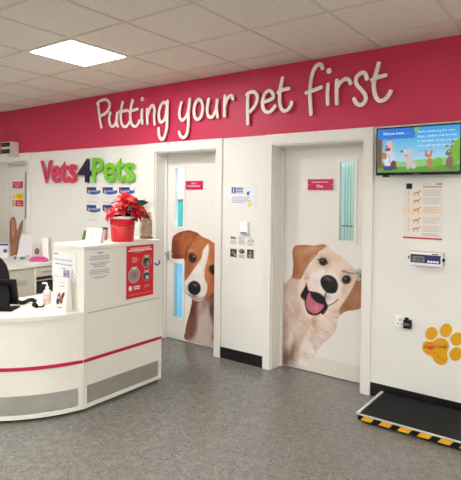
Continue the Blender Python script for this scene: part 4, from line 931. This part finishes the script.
# ------------------------------------------------------------------ things on the desk box
ZT = HT
def px_per_m(P): return F/float((np.array(P)-CAMP)@_f)
# bucket
P = on_z(120.6, 241.4, ZT); s = 1/px_per_m(P); bx_, by_ = P[0]-.03, P[1]+.045; rb, rt, bh = 10.8*s, 13.2*s, .195
t = empty('bucket', (bx_, by_, ZT), 'red plastic bucket with a white rim on top of the desk box', 'bucket')
RED = mat('bucket_red', (216, 32, 42), .35)
MB().lathe([(rb*.3, 0), (rb, 0), (rb+.002, .004), (rt-.004, bh-.012), (rt-.008, bh-.012), (rb-.006, .012), (rb*.2, .012)], bx_, by_, 40, ZT).build('body', RED, t)
MB().lathe([(rt-.010, bh-.016), (rt-.002, bh-.018), (rt+.006, bh-.012), (rt+.008, bh-.002), (rt+.002, bh+.003), (rt-.010, bh+.001), (rt-.010, bh-.016)], bx_, by_, 40, ZT).build('rim', WHITE, t)
V3 = lambda a: np.array([math.cos(a), math.sin(a)])
va = math.atan2(-D-by_, 0-bx_)      # towards the camera
hp = []
for i in range(13):
    a = va-math.pi/2-.15+i/12*(math.pi+.3); dz = -.062*math.sin(i/12*math.pi); r_ = rt+.010
    hp.append((bx_+r_*math.cos(a), by_+r_*math.sin(a), ZT+bh-.02+dz))
MB().tube(hp, .0022, 6).build('handle', CHROME, t)
for q_ in (hp[0], hp[-1]): MB().sphere(q_, .009, sub=1).build('handle_lug', BPL, t)
# poinsettia
t = empty('poinsettia', (bx_, by_, ZT+.02), 'red poinsettia plant growing out of the red bucket', 'plant')
BR = mat('bract_red', (196, 14, 34), .45, noise=.15, nscale=18); LG = mat('leaf_green', (26, 50, 30), .45, noise=.1)
MB().lathe([(rb*.5, .0), (rt*.7, bh*.75), (rt*.72, bh*.8), (.004, bh*.82)], bx_, by_, 20, ZT+.014).build('soil', mat('soil', (40, 28, 22), .9), t)
def leaf_mesh(m_, base, d, ln, wd, droop, nrm):
    d = Vector(d).normalized(); nrm = Vector(nrm); side = d.cross(nrm).normalized(); up = side.cross(d).normalized(); rows = []
    for i in range(8):
        u = i/7; wv = wd*(math.sin(math.pi*min(1, u*.96+.03))**.75)*(1.2-.45*u); c_ = Vector(base)+d*ln*u-up*droop*ln*(u*u-.35*u)
        rows.append([m_.bm.verts.new(c_-side*wv+up*wv*.22), m_.bm.verts.new(c_), m_.bm.verts.new(c_+side*wv+up*wv*.22)])
    for a_, b_ in zip(rows, rows[1:]):
        for j in range(2):
            f = m_.bm.faces.new((a_[j], a_[j+1], b_[j+1], b_[j])); f.smooth = True
rv = random.Random(11)
er = np.array([math.cos(YAW), -math.sin(YAW)])       # picture right on the floor plan
e3 = Vector((er[0], er[1], 0)); f3d = Vector((math.cos(va), math.sin(va), 0)); z3d = Vector((0, 0, 1)); B0 = Vector((bx_, by_, ZT))
red, grn, stm, cyl = MB(), MB(), MB(), MB()
for (dx, dz, dy, n_, r0) in ((-.085, .225, .07, 8, .085), (-.03, .265, .05, 8, .095), (.035, .325, .03, 9, .105), (.10, .300, .0, 9, .10), (-.02, .31, -.05, 8, .10), (.145, .245, .02, 7, .09), (-.10, .20, .03, 6, .07), (.06, .26, -.08, 8, .10), (.02, .345, -.04, 8, .09), (-.06, .25, -.08, 7, .09), (.11, .22, .06, 6, .075)):
    c_ = B0+e3*dx+f3d*dy+z3d*dz
    out_ = (e3*dx*2.2+f3d*(dy*1.5+.10)+z3d*.20).normalized(); ta_ = out_.cross(z3d).normalized(); tb_ = ta_.cross(out_)
    for ring, sc_r, el0 in ((0, 1., .05), (1, .62, .5)):
        for i in range(n_):
            a_ = 2*math.pi*(i+.5*ring)/n_+rv.random()*.45; el = rv.uniform(-.12, .2)+el0
            leaf_mesh(red, c_+out_*.004*ring, ta_*math.cos(a_)+tb_*math.sin(a_)+out_*el, r0*sc_r*rv.uniform(.8, 1.1), r0*sc_r*.30, .38, out_)
    for i in range(5): cyl.sphere(c_+out_*.010+Vector((rv.uniform(-.009, .009), rv.uniform(-.009, .009), rv.uniform(-.006, .006))), .0055, sub=1)
    stm.tube([(bx_, by_, ZT+bh*.7), tuple(B0+e3*dx*.5+f3d*dy*.5+z3d*bh*.98), tuple(c_)], .004, 6)
for i in range(44):
    a_ = rv.random()*6.28; c_ = B0+e3*rv.uniform(-.05, .12)+f3d*rv.uniform(-.06, .07)+z3d*rv.uniform(.19, .27)
    leaf_mesh(grn, c_, (math.cos(a_), math.sin(a_), rv.uniform(-.3, .5)), rv.uniform(.06, .10), .028, .4, (z3d+f3d*.6).normalized())
leaf_mesh(grn, B0+e3*.13+z3d*.24, e3+z3d*-.7, .10, .025, .3, f3d); leaf_mesh(grn, B0+e3*.10+z3d*.30, e3+z3d*.1, .10, .025, .4, f3d)
red.build('red_bracts', BR, t); grn.build('green_leaves', LG, t); stm.build('stems', LG, t); cyl.build('flower_buds', mat('bud_yellow', (214, 176, 60), .5), t)
# cellophane wrapped gift
P = on_z(143.2, 238.8, ZT); gx, gy = P[0], P[1]+.035; s = 1/px_per_m(P)
t = empty('wrapped_gift', (gx, gy, ZT), 'small cellophane wrapped brown gift with gold bow beside the red bucket', 'gift')
MB().lathe([(.052, 0), (.056, .003), (.056, .014), (.052, .018)], gx, gy, 24, ZT).build('wooden_base', mat('wood_slice', (132, 100, 70), .6, noise=.2, nscale=40), t)
b_ = MB(); b_.lathe([(.036, 0), (.046, .02), (.048, .06), (.044, .11), (.046, .15), (.032, .175), (.016, .19), (.026, .21)], gx, gy, 20, ZT+.018)
for v in b_.bm.verts:
    n_ = Vector((v.co.x-gx, v.co.y-gy, 0)); v.co += n_*.14*math.sin(v.co.z*90+v.co.x*150)
b_.build('sack', mat('sack_brown', (186, 156, 130), .7, noise=.3, nscale=45, bump=.4), t)
cel = MB(); N_ = 14
for k_ in range(N_):
    a0 = 2*math.pi*k_/N_; a1 = a0+2*math.pi/N_*1.2; z0 = ZT+.205
    p = [(gx+.012*math.cos(a0), gy+.012*math.sin(a0), z0), (gx+.012*math.cos(a1), gy+.012*math.sin(a1), z0), (gx+.085*math.cos(a1), gy+.085*math.sin(a1), z0+.11+.04*rv.random()), (gx+.065*math.cos(a0), gy+.065*math.sin(a0), z0+.07+.06*rv.random())]
    f = cel.bm.faces.new([cel.bm.verts.new(q_) for q_ in p])
cel.lathe([(.056, .02), (.060, .06), (.057, .14), (.040, .19), (.016, .205)], gx, gy, 11, ZT)
cello = mat_glass('cellophane', (.97, .96, .95, 1), .16, .12)
cel.build('cellophane', cello, t)
g_ = MB(); gc = Vector((gx+math.cos(va)*.022, gy+math.sin(va)*.022, ZT+.208))
for sgn in (-1, 1):
    g_.tube([gc, gc+e3*sgn*.018+Vector((0, 0, .014)), gc+e3*sgn*.034+Vector((0, 0, .010)), gc+e3*sgn*.032-Vector((0, 0, .006)), gc+e3*sgn*.014-Vector((0, 0, .004)), gc], .006, 6)
    g_.tube([gc, gc+e3*sgn*.012-Vector((0, 0, .03)), gc+e3*sgn*.020-Vector((0, 0, .05))], .004, 6)
g_.sphere(gc, .009, sub=1); g_.build('gold_bow', mat('gold_ribbon', (206, 160, 66), .3, metal=.6), t)
tg = MB(); c_ = gc+e3*.035-Vector((0, 0, .028)); tg.box(c_.x-.022, c_.x+.022, c_.y-.003, c_.y+.003, c_.z-.012, c_.z+.012, rot=Matrix.Rotation(.4, 3, 'Y') ); tg.build('gift_tag', mat('tag_cream', (226, 206, 190), .6), t)
MB().sphere((gc.x+e3.x*.012, gc.y+e3.y*.012, gc.z-.026), .010, sub=1).build('red_heart', RED, t)
# folded white card
P = on_z(94, 243, ZT); U_ = np.array([er[0], er[1], 0])
cx, cy = P[0]-.02, P[1]+.02; A = np.array([cx, cy, ZT])
Q_ = Vector((math.cos(va), math.sin(va), 0)); T_ = Vector((-Q_.y, Q_.x, 0)).normalized()
if T_.dot(e3) < 0: T_ = -T_
T_ = (T_*.9+Q_*.35).normalized(); Q_ = Vector((T_.y, -T_.x, 0)); 
t = empty('folded_card', A, 'folded white card with a pencil drawing standing left of the bucket', 'card')
c0 = Vector(A); hh = .115; ww = .125
f_ = MB(); lean = .032
f_.prism([c0-T_*ww/2+Q_*lean, c0+T_*ww/2+Q_*lean, c0+T_*ww/2+Vector((0, 0, hh)), c0-T_*ww/2+Vector((0, 0, hh))], -Q_*.002)
f_.prism([c0-T_*ww/2-Q_*lean, c0+T_*ww/2-Q_*lean, c0+T_*ww/2+Vector((0, 0, hh))-Q_*.002, c0-T_*ww/2+Vector((0, 0, hh))-Q_*.002], -Q_*.002)
f_.build('card', PAPER, t)
def f8(P, w, h):
    p = Paint(P, (236, 233, 228)); rg = random.Random(5)
    for i in range(9):
        x, y = w*rg.uniform(.2, .8), h*rg.uniform(.2, .8); p.line([(x, y), (x+w*rg.uniform(-.15, .15), y+h*rg.uniform(-.15, .15)), (x+w*rg.uniform(-.2, .2), y+h*rg.uniform(-.1, .2))], .0025, (168, 162, 160), .8, .003)
    return p.C
upv = (Vector((0, 0, hh))-Q_*lean).normalized(); nn = T_.cross(upv)
grid_print('drawing', t, PRINT, np.array(c0-T_*ww/2+Vector((0, 0, hh))+nn*.001), np.array(T_), np.array(upv), ww, math.hypot(hh, lean), .003, lambda P: f8(P, ww, hh))
# green seed packet card
P = on_z(84.5, 240.0, ZT); c0 = Vector((P[0]-.03, P[1]+.02, ZT))
t = empty('photo_card', c0, 'small dark green photo card leaning behind the folded white card', 'card')
tl = Vector((0, 0, .075))-Q_*.02; f_ = MB(); sk = T_*.010
f_.prism([c0-T_*.022+Q_*.0, c0+T_*.022, c0+T_*.022+tl+sk, c0-T_*.022+tl+sk], -Q_*.003); f_.build('card', mat('card_green', (84, 108, 44), .5), t)
f_ = MB(); f_.sphere(c0+tl*.5+sk*.5+Q_*.001, .016, sx=.9, sy=.12, sz=1.2, sub=2); f_.build('picture', mat('picture_dark', (52, 52, 44), .5), t)
# pale tub behind
P = on_z(103.5, 240.6, ZT); c0 = (P[0]-.05, P[1]+.04)
t = empty('collection_tub', (*c0, ZT), 'small pale pink tub with a dark lid between the card and the bucket', 'tub')
MB().lathe([(.028, 0), (.031, .004), (.034, .088), (.030, .09)], *c0, 24, ZT).build('body', mat('tub_pink', (214, 176, 170), .5), t)
MB().lathe([(.036, .088), (.037, .090), (.037, .098), (.030, .102)], *c0, 24, ZT).build('lid', mat('tub_lid', (86, 76, 74), .5), t)

# ------------------------------------------------------------------ things on the low counter
ZC = CT
# leaflet holder with puppy leaflet
P = on_z(62.5, 310.5, ZC); s = 1/px_per_m(P); c0 = Vector((P[0], P[1]-.002, ZC))
T1 = Vector((1, -.15, 0)).normalized(); Q1 = Vector((T1.y, -T1.x, 0))
T1 = Vector((.955, .296, 0)); Q1 = Vector((T1.y, -T1.x, 0))
t = empty('leaflet_stand', c0, 'white tapered leaflet box showing two puppies, standing on the low counter against the tall cabinet', 'leaflet')
hh, ww = .235, .125; lean = .045
f_ = MB(); b0 = [c0-T1*ww/2+Q1*lean, c0+T1*ww/2+Q1*lean, c0+T1*ww/2-Q1*.03, c0-T1*ww/2-Q1*.03]; tp = [c0-T1*ww*.33+Q1*.004+Vector((0, 0, hh)), c0+T1*ww*.45+Q1*.004+Vector((0, 0, hh)), c0+T1*ww*.45-Q1*.02+Vector((0, 0, hh)), c0-T1*ww*.33-Q1*.02+Vector((0, 0, hh))]
va_ = [f_.bm.verts.new(p) for p in b0]; vb_ = [f_.bm.verts.new(p) for p in tp]
f_.bm.faces.new(va_[::-1]); f_.bm.faces.new(vb_)
for i in range(4): f_.bm.faces.new((va_[i], va_[(i+1) % 4], vb_[(i+1) % 4], vb_[i]))
f_.build('box', PAPER, t)
def f9(P, w, h):
    p = Paint(P, (236, 232, 230)); p.rect(w*.25, h*.12, w*.7, h*.14, (190, 186, 186), .003); p.rect(w*.3, h*.24, w*.75, h*.265, (150, 146, 148), .003)
    p.ell(w*.32, h*.58, w*.15, h*.12, (160, 104, 70), 0, .004); p.ell(w*.3, h*.7, w*.17, h*.1, (58, 56, 82), 0, .005); p.ell(w*.66, h*.55, w*.14, h*.13, (104, 60, 44), 20, .004); p.ell(w*.6, h*.68, w*.13, h*.1, (120, 76, 54), 0, .005)
    p.ell(w*.3, h*.6, w*.05, h*.04, (225, 205, 190), 0, .003); p.ell(w*.35, h*.5, w*.05, h*.05, (60, 40, 34), 0, .004); p.rect(w*.3, h*.88, w*.75, h*.90, (90, 84, 90), .003); return p.C
upv = (Vector((0, 0, hh))-Q1*(lean-.004)).normalized(); nn = T1.cross(upv); h2 = math.hypot(hh, lean-.004)
grid_print('print', t, PRINT, np.array(c0-T1*ww*.30+Q1*.004+Vector((0, 0, hh))+nn*.0015), np.array(T1), np.array(upv), ww*.72, h2*.98, .003, lambda P: f9(P, ww*.72, h2*.98))
# pump bottle
P = on_z(54, 303.8, ZC); c1 = (P[0]-.045, P[1]-.03)
t = empty('pump_bottle', (*c1, ZC), 'clear white pump bottle of hand gel left of the leaflet box', 'bottle')
MB().lathe([(.028, 0), (.031, .004), (.031, .085), (.026, .10), (.012, .112), (.012, .118)], *c1, 24, ZC).build('body', mat('bottle_white', (226, 224, 220), .25), t)
MB().lathe([(.0135, .116), (.0135, .130), (.005, .132), (.005, .152)], *c1, 16, ZC).build('collar', WHITE, t)
MB().tube([(c1[0], c1[1], ZC+.150), (c1[0]-T1.x*.01, c1[1]-T1.y*.01, ZC+.156), (c1[0]-T1.x*.042, c1[1]-T1.y*.042, ZC+.152)], .007, 8).build('pump_head', WHITE, t)
l_ = MB(); ar = [va+(i-4)*.15 for i in range(9)]
for i in range(8):
    for z0_, z1_ in ((.02, .045), (.06, .075)):
        l_.prism([(c1[0]+.0312*math.cos(ar[i]), c1[1]+.0312*math.sin(ar[i]), ZC+z0_), (c1[0]+.0312*math.cos(ar[i+1]), c1[1]+.0312*math.sin(ar[i+1]), ZC+z0_), (c1[0]+.0312*math.cos(ar[i+1]), c1[1]+.0312*math.sin(ar[i+1]), ZC+z1_), (c1[0]+.0312*math.cos(ar[i]), c1[1]+.0312*math.sin(ar[i]), ZC+z1_)], (.0006*math.cos(ar[i]), .0006*math.sin(ar[i]), 0))
l_.build('label_band', mat('band_pink', (228, 190, 192), .5), t)
# papers
P = on_z(43, 301, ZC); t = MB()
t.box(P[0]-.13, P[0]+.06, P[1]-.10, P[1]+.12, ZC, ZC+.004, rot=Matrix.Rotation(-.3, 3, 'Z'))
setp(t.build('paper_stack', PAPER), 'loose white papers lying on the low counter behind the black cable', 'paper')
# monitor seen from behind
P = on_z(1.8, 311.0, ZC); c0 = Vector((P[0]-.02, P[1]+.06, ZC)); T2 = e3.copy(); Q2 = Vector((T2.y, -T2.x, 0))
t = empty('desk_monitor', c0, 'black touchscreen monitor seen from behind at the left end of the counter', 'monitor')
rz = math.atan2(T2.y, T2.x); Rz = Matrix.Rotation(rz, 3, 'Z'); Rt = Rz @ Matrix.Rotation(math.radians(14), 3, 'X')
def lb(m_, x, y, z, sx, sy, sz, R, bev=.004):
    c_ = c0+Rz @ Vector((x, y, z)); m_.box(c_.x-sx/2, c_.x+sx/2, c_.y-sy/2, c_.y+sy/2, c_.z-sz/2, c_.z+sz/2, bev, rot=R); return m_
lb(MB(), -.10, 0, .125, .33, .022, .19, Rt, .006).build('screen_panel', BPL, t)
lb(MB(), -.10, -.018, .12, .24, .03, .12, Rt, .008).build('rear_housing', BPL, t)
lb(MB(), -.02, -.03, .07, .085, .028, .14, Rz @ Matrix.Rotation(-.12, 3, 'X'), .004).build('stand_post', BPL, t)
lb(MB(), -.02, -.01, .007, .16, .14, .013, Rz, .004).build('stand_foot', BPL, t)
# coiled cable
cb = MB(); pts = []
for i in range(90):
    u_ = i/89; q_ = on_z(16+20*u_, 302.5+2.0*math.sin(u_*6)+u_*2.0, ZC); a_ = u_*60
    pts.append((q_[0]+.008*math.cos(a_)*.3, q_[1]+.008*math.cos(a_), ZC+.018+.008*math.sin(a_)))
cb.tube(pts, .0085, 6)
setp(cb.build('coiled_cable', BPL), 'black coiled cable lying on the low counter beside the monitor', 'cable')
q_ = on_z(36, 307, ZC)
t = MB(); t.tube([(q_[0]-.03, q_[1]+.0, ZC+.016), (q_[0]+.01, q_[1]-.01, ZC+.016)], .0155, 12).tube([(q_[0]+.01, q_[1]-.01, ZC+.013), (q_[0]+.035, q_[1]-.015, ZC+.013)], .0125, 12).tube([(q_[0]+.04, q_[1]-.015, ZC+.009), (q_[0]+.05, q_[1]+.03, ZC+.007), (q_[0]-.01, q_[1]+.07, ZC+.007)], .005, 8)
setp(t.build('cable_plug', BPL), 'black round plug at the right end of the coiled cable', 'plug')

# office chair behind the counter
ct = on_x(4, 262, -4.45); ccx, ccy = -4.50, ct[1]-.16
t = empty('office_chair', (ccx, ccy, 0), 'black office chair with a rounded backrest behind the curved counter', 'chair')
FAB = mat('chair_fabric', (20, 20, 23), .85, noise=.1, nscale=120)
topz = on_x(3, 256, -4.45)[2]+.022
b_ = MB(); pr = [(-.19, .0), (-.225, .12), (-.22, .26), (-.175, .375), (-.09, .43), (0, .445), (.09, .43), (.175, .375), (.22, .26), (.225, .12), (.19, 0), (.0, -.02)]
zb_ = topz-.445; cr = cat_rom([(a_, b0_) for a_, b0_ in pr], 3, True)
rx_ = math.radians(0)
ta = va*0+math.radians(-38); tv = Vector((math.cos(ta+math.pi/2), math.sin(ta+math.pi/2), 0)); nv = Vector((math.cos(ta), math.sin(ta), 0))
bc_ = Vector((-4.45, on_x(11.5, 268, -4.45)[1], 0))-tv*.245
b_.prism([bc_+tv*float(p[0])+nv*(-.02)+Vector((0, 0, zb_+float(p[1]))) for p in cr], nv*.05)
bmesh.ops.bevel(b_.bm, geom=[e_ for e_ in b_.bm.edges if any(len(f.verts) > 4 for f in e_.link_faces)], offset=.014, segments=3, affect='EDGES')
b_.build('backrest', FAB, t)
sc_ = bc_+nv*-.26
b_ = MB(); b_.lathe([(.16, 0), (.235, .012), (.25, .035), (.235, .06), (.12, .072)], sc_.x, sc_.y, 28, .44); b_.build('seat', FAB, t)
MB().tube([bc_+nv*.03+Vector((0, 0, zb_+.12)), bc_+nv*.05+Vector((0, 0, .40)), bc_+nv*-.10+Vector((0, 0, .42)), Vector((sc_.x, sc_.y, .435))], .016, 10).build('back_support', BPL, t)
MB().lathe([(.03, .09), (.03, .30), (.018, .30), (.018, .45)], sc_.x, sc_.y, 16).build('gas_stem', BPL, t)
for k_ in range(5):
    a_ = k_*2*math.pi/5+.3; lg = MB().tube([(sc_.x, sc_.y, .105), (sc_.x+.15*math.cos(a_), sc_.y+.15*math.sin(a_), .09), (sc_.x+.29*math.cos(a_), sc_.y+.29*math.sin(a_), .066)], [.026, .02, .014], 8).build('leg', BPL, t)
    MB().tube([(sc_.x+.29*math.cos(a_)-.02*math.sin(a_), sc_.y+.29*math.sin(a_)+.02*math.cos(a_), .028), (sc_.x+.29*math.cos(a_)+.02*math.sin(a_), sc_.y+.29*math.sin(a_)-.02*math.cos(a_), .028)], .028, 14).build('caster', BPL, lg)

# ------------------------------------------------------------------ back counter along the left
BZ = .705; BX = -5.40
t = empty('back_worktop', (-5.72, -1.1, 0), 'long cream worktop behind the reception desk ending at the back wall', 'worktop')
MB().box(-6.42, BX, -2.3, -.019, BZ-.03, BZ, .003).build('top', DESK, t)
MB().box(-6.05, BX-.03, -2.28, -2.26, 0, BZ-.031).build('end_panel', DESK, t)
FXB = BX-.03
ysp = on_x(35.5, 285, FXB)[1]      # post between the cupboard and the open bay
t = empty('base_cupboard', (-5.7, ysp-.6, 0), 'grey cream cupboard with a recessed handle under the back worktop', 'cupboard')
CUP = mat('cupboard_cream', (214, 208, 190), .45)
MB().box(-6.05, FXB-.002, ysp-1.1, ysp, .08, BZ-.032).build('body', CUP, t)
MB().box(-6.0, FXB-.04, ysp-1.09, ysp-.01, 0, .08).build('plinth', BPL, t)
MB().box(FXB-.002, FXB+.016, ysp-.60, ysp-.035, .10, BZ-.05, .002).build('cupboard_door', CUP, t)
hp_ = on_x(20, 283, FXB)
h0 = MB().box(FXB+.016, FXB+.020, hp_[1]-.075, hp_[1]+.075, hp_[2]-.035, hp_[2]+.035, .001).build('handle_plate', mat('handle_cream', (200, 194, 176), .4), t)
MB().box(FXB+.0195, FXB+.022, hp_[1]-.060, hp_[1]+.060, hp_[2]-.004, hp_[2]+.004).box(FXB+.0195, FXB+.022, hp_[1]-.060, hp_[1]+.060, hp_[2]-.024, hp_[2]-.019).build('slot', GAP, t)
MB().box(FXB-.002, FXB+.018, ysp-.030, ysp, .02, BZ-.035, .001).build('post', DESK, t)
t = empty('drawer_unit', (-5.7, (ysp-.02)/2, 0), 'narrow drawer unit over a dark open bay, under the back worktop by the wall', 'drawers')
yr = -.02; zd0 = on_x(42, 276.5, FXB)[2]; zo0 = on_x(42, 294, FXB)[2]; zo1 = on_x(42, 281, FXB)[2]
ya = ysp+.002
MB().box(-6.05, FXB-.02, ya, ya+.018, .02, BZ-.032).box(-6.05, FXB-.02, yr-.018, yr, .02, BZ-.032).box(-6.05, -6.03, ya, yr, .02, BZ-.032).box(-6.05, FXB-.02, ya+.018, yr-.018, .02, max(.05, zo0)).box(-6.05, FXB-.02, ya+.018, yr-.018, zo1, zo1+.012).build('carcass', CUP, t)
dr = MB().box(FXB-.02, FXB+.010, ya+.004, yr-.004, zd0, BZ-.04, .002).build('drawer', CUP, t)
MB().box(FXB+.010, FXB+.022, ya+.08, yr-.08, (zd0+BZ-.04)/2-.006, (zd0+BZ-.04)/2+.006, .002).build('handle', GAP, dr)
MB().box(FXB-.02, FXB+.006, ya+.004, yr-.004, .09, zo0, .002).build('lower_front', CUP, t)
t = empty('storage_box', (-5.75, ysp/2, zo0), 'dark box inside the open bay of the drawer unit', 'box')
MB().box(-6.0, FXB-.06, ya+.03, yr-.03, max(.05, zo0)+.001, zo1-.03, .004).build('body', mat('box_dark', (46, 46, 42), .6), t)

# things on the back worktop
P = on_z(26, 258.5, BZ); U_ = np.array([1., 0, 0]); TB = Vector((.86, .51, 0)).normalized(); NB = Vector((TB.y, -TB.x, 0))
TB = e3.copy(); NB = Vector((TB.y, -TB.x, 0))
def upright(name, px, label, cat, m_, part, depth=.02, lean=0., skew=0., off=0.):
    """board standing on the worktop; px = bottom-left x, bottom-right x, bottom y, top y"""
    pm = on_z((px[0]+px[1])/2, px[2], BZ); pp = px_per_m(pm); w_ = (px[1]-px[0])/pp; h_ = (px[2]-px[3])/pp; c_ = Vector((pm[0], pm[1], BZ))
    t = empty(name, c_, label, cat); f_ = MB(); tl = Vector((0, 0, h_))-NB*lean+TB*skew
    f_.prism([c_-TB*w_/2, c_+TB*w_/2, c_+TB*w_/2+tl, c_-TB*w_/2+tl], -NB*depth); f_.build(part, m_, t); return t, c_, w_, h_, tl
PALE = mat('pale_board', (226, 220, 224), .4)
t, c_, w_, h_, tl = upright('display_screen', (16.5, 36.5, 257.3, 235.0), 'pale upright screen panel on the back worktop in front of the rabbit door', 'screen', PALE, 'panel', .02, .03, .05)
MB().prism([c_-TB*.06-NB*.02, c_+TB*.06-NB*.02, c_+TB*.06-NB*.12, c_-TB*.06-NB*.12], (0, 0, .008)).build('stand', WHITE, t)
t, c_, w_, h_, tl = upright('picture_stand', (31.5, 40.5, 260.0, 243.5), 'clear stand holding a brown oval picture on the back worktop', 'picture', mat('stand_grey', (206, 202, 200), .3), 'stand', .015, .02, .0)
f_ = MB(); f_.sphere(c_+tl*.52+NB*.006+TB*.01, w_*.32, sx=.9, sy=.9, sz=1.15, sub=3)
for v in f_.bm.verts:
    d_ = (v.co-(c_+tl*.52+NB*.006)).dot(NB); v.co -= NB*d_*.9
f_.build('picture', mat('brown_picture', (138, 94, 74), .5), t)
t, c_, w_, h_, tl = upright('leaflet_rack', (42.5, 48.5, 261.0, 238.0), 'tall white leaflet wedge beside the brown oval picture', 'rack', WHITE, 'panel', .05, .05, -.03)
# pink pouch
P = on_z(40.5, 261.5, BZ); P = P-np.array([0, .05, 0]); m_ = MB(); m_.sphere((P[0], P[1]+.03, BZ+.02), .10, sx=1.2, sy=.42, sz=.5, sub=3)
for v in m_.bm.verts:
    if v.co.z < BZ+.001: v.co.z = BZ+.001
    v.co.x += 0
t = empty('pink_pouch', (P[0], P[1]+.03, BZ), 'bright pink soft pouch lying on the back worktop by the wall', 'pouch')
for v in m_.bm.verts: v.co = Vector((P[0], P[1]+.03, 0))+Matrix.Rotation(math.atan2(e3.y, e3.x), 3, 'Z') @ (v.co-Vector((P[0], P[1]+.03, 0)))
m_.build('body', mat('pouch_pink', (226, 92, 150), .5), t)
MB().tube([Vector((P[0], P[1]+.03, BZ+.05))-TB*.09+NB*.045, Vector((P[0], P[1]+.03, BZ+.055))+NB*.055, Vector((P[0], P[1]+.03, BZ+.045))+TB*.09+NB*.045], .003, 6).build('zip', mat('zip_dark', (96, 30, 60), .5), t)
# small blue items
for (x_, lab, col_, r_, hh_) in ((15.0, 'little blue bottle at the foot of the pale screen panel', (92, 128, 176), .016, .05), (22.5, 'squat blue grey jar in front of the pale screen panel', (96, 108, 138), .03, .045), (28.0, 'small white pot beside the squat blue grey jar', (206, 208, 216), .018, .05)):
    P = on_z(x_, 259.3, BZ); t = empty('small_jar', (P[0], P[1], BZ), lab, 'jar', 'little jars on the back worktop')
    MB().lathe([(r_*.9, 0), (r_, .003), (r_, hh_*.75), (r_*.7, hh_*.8)], P[0], P[1], 18, BZ).build('body', mat('jar%d' % int(x_), col_, .35), t)
    MB().lathe([(r_*.75, hh_*.8), (r_*.75, hh_), (r_*.3, hh_*1.02)], P[0], P[1], 18, BZ).build('lid', WHITE if x_ != 28 else INK, t)
# blue and white box, far left
t, c_, w_, h_, tl = upright('leaflet_box', (-3.5, 8.0, 257.5, 243.5), 'blue and white carton at the far left of the back worktop', 'box', PALE, 'carton', .06, 0, 0)
f_ = MB(); f_.prism([c_-TB*w_/2+tl*.86+NB*.001, c_+TB*w_/2+tl*.86+NB*.001, c_+TB*w_/2+tl*.99+NB*.001, c_-TB*w_/2+tl*.99+NB*.001], NB*.001); f_.prism([c_+TB*w_*.1+tl*.35+NB*.001, c_+TB*w_*.42+tl*.35+NB*.001, c_+TB*w_*.42+tl*.6+NB*.001, c_+TB*w_*.1+tl*.6+NB*.001], NB*.001); f_.build('blue_print', mat('blue_print', (50, 78, 140), .5), t)
# loose sheet
P = on_z(38, 263.0, BZ); setp(MB().box(P[0]-.12, P[0]+.12, P[1]-.09, P[1]+.09, BZ, BZ+.003, rot=Matrix.Rotation(.2, 3, 'Z')).build('paper_sheet', PAPER), 'white paper sheet lying flat on the back worktop before the pink pouch', 'paper')

# ------------------------------------------------------------------ light and view
wd = bpy.data.worlds.new('world'); SC.world = wd; wd.use_nodes = True; bg = wd.node_tree.nodes['Background']; bg.inputs[0].default_value = (.9, .95, 1, 1); bg.inputs[1].default_value = .3
SC.view_settings.view_transform = 'Standard'; SC.view_settings.look = 'None'; SC.view_settings.gamma = 1; SC.view_settings.exposure = 0.1
SC.view_settings.use_curve_mapping = False
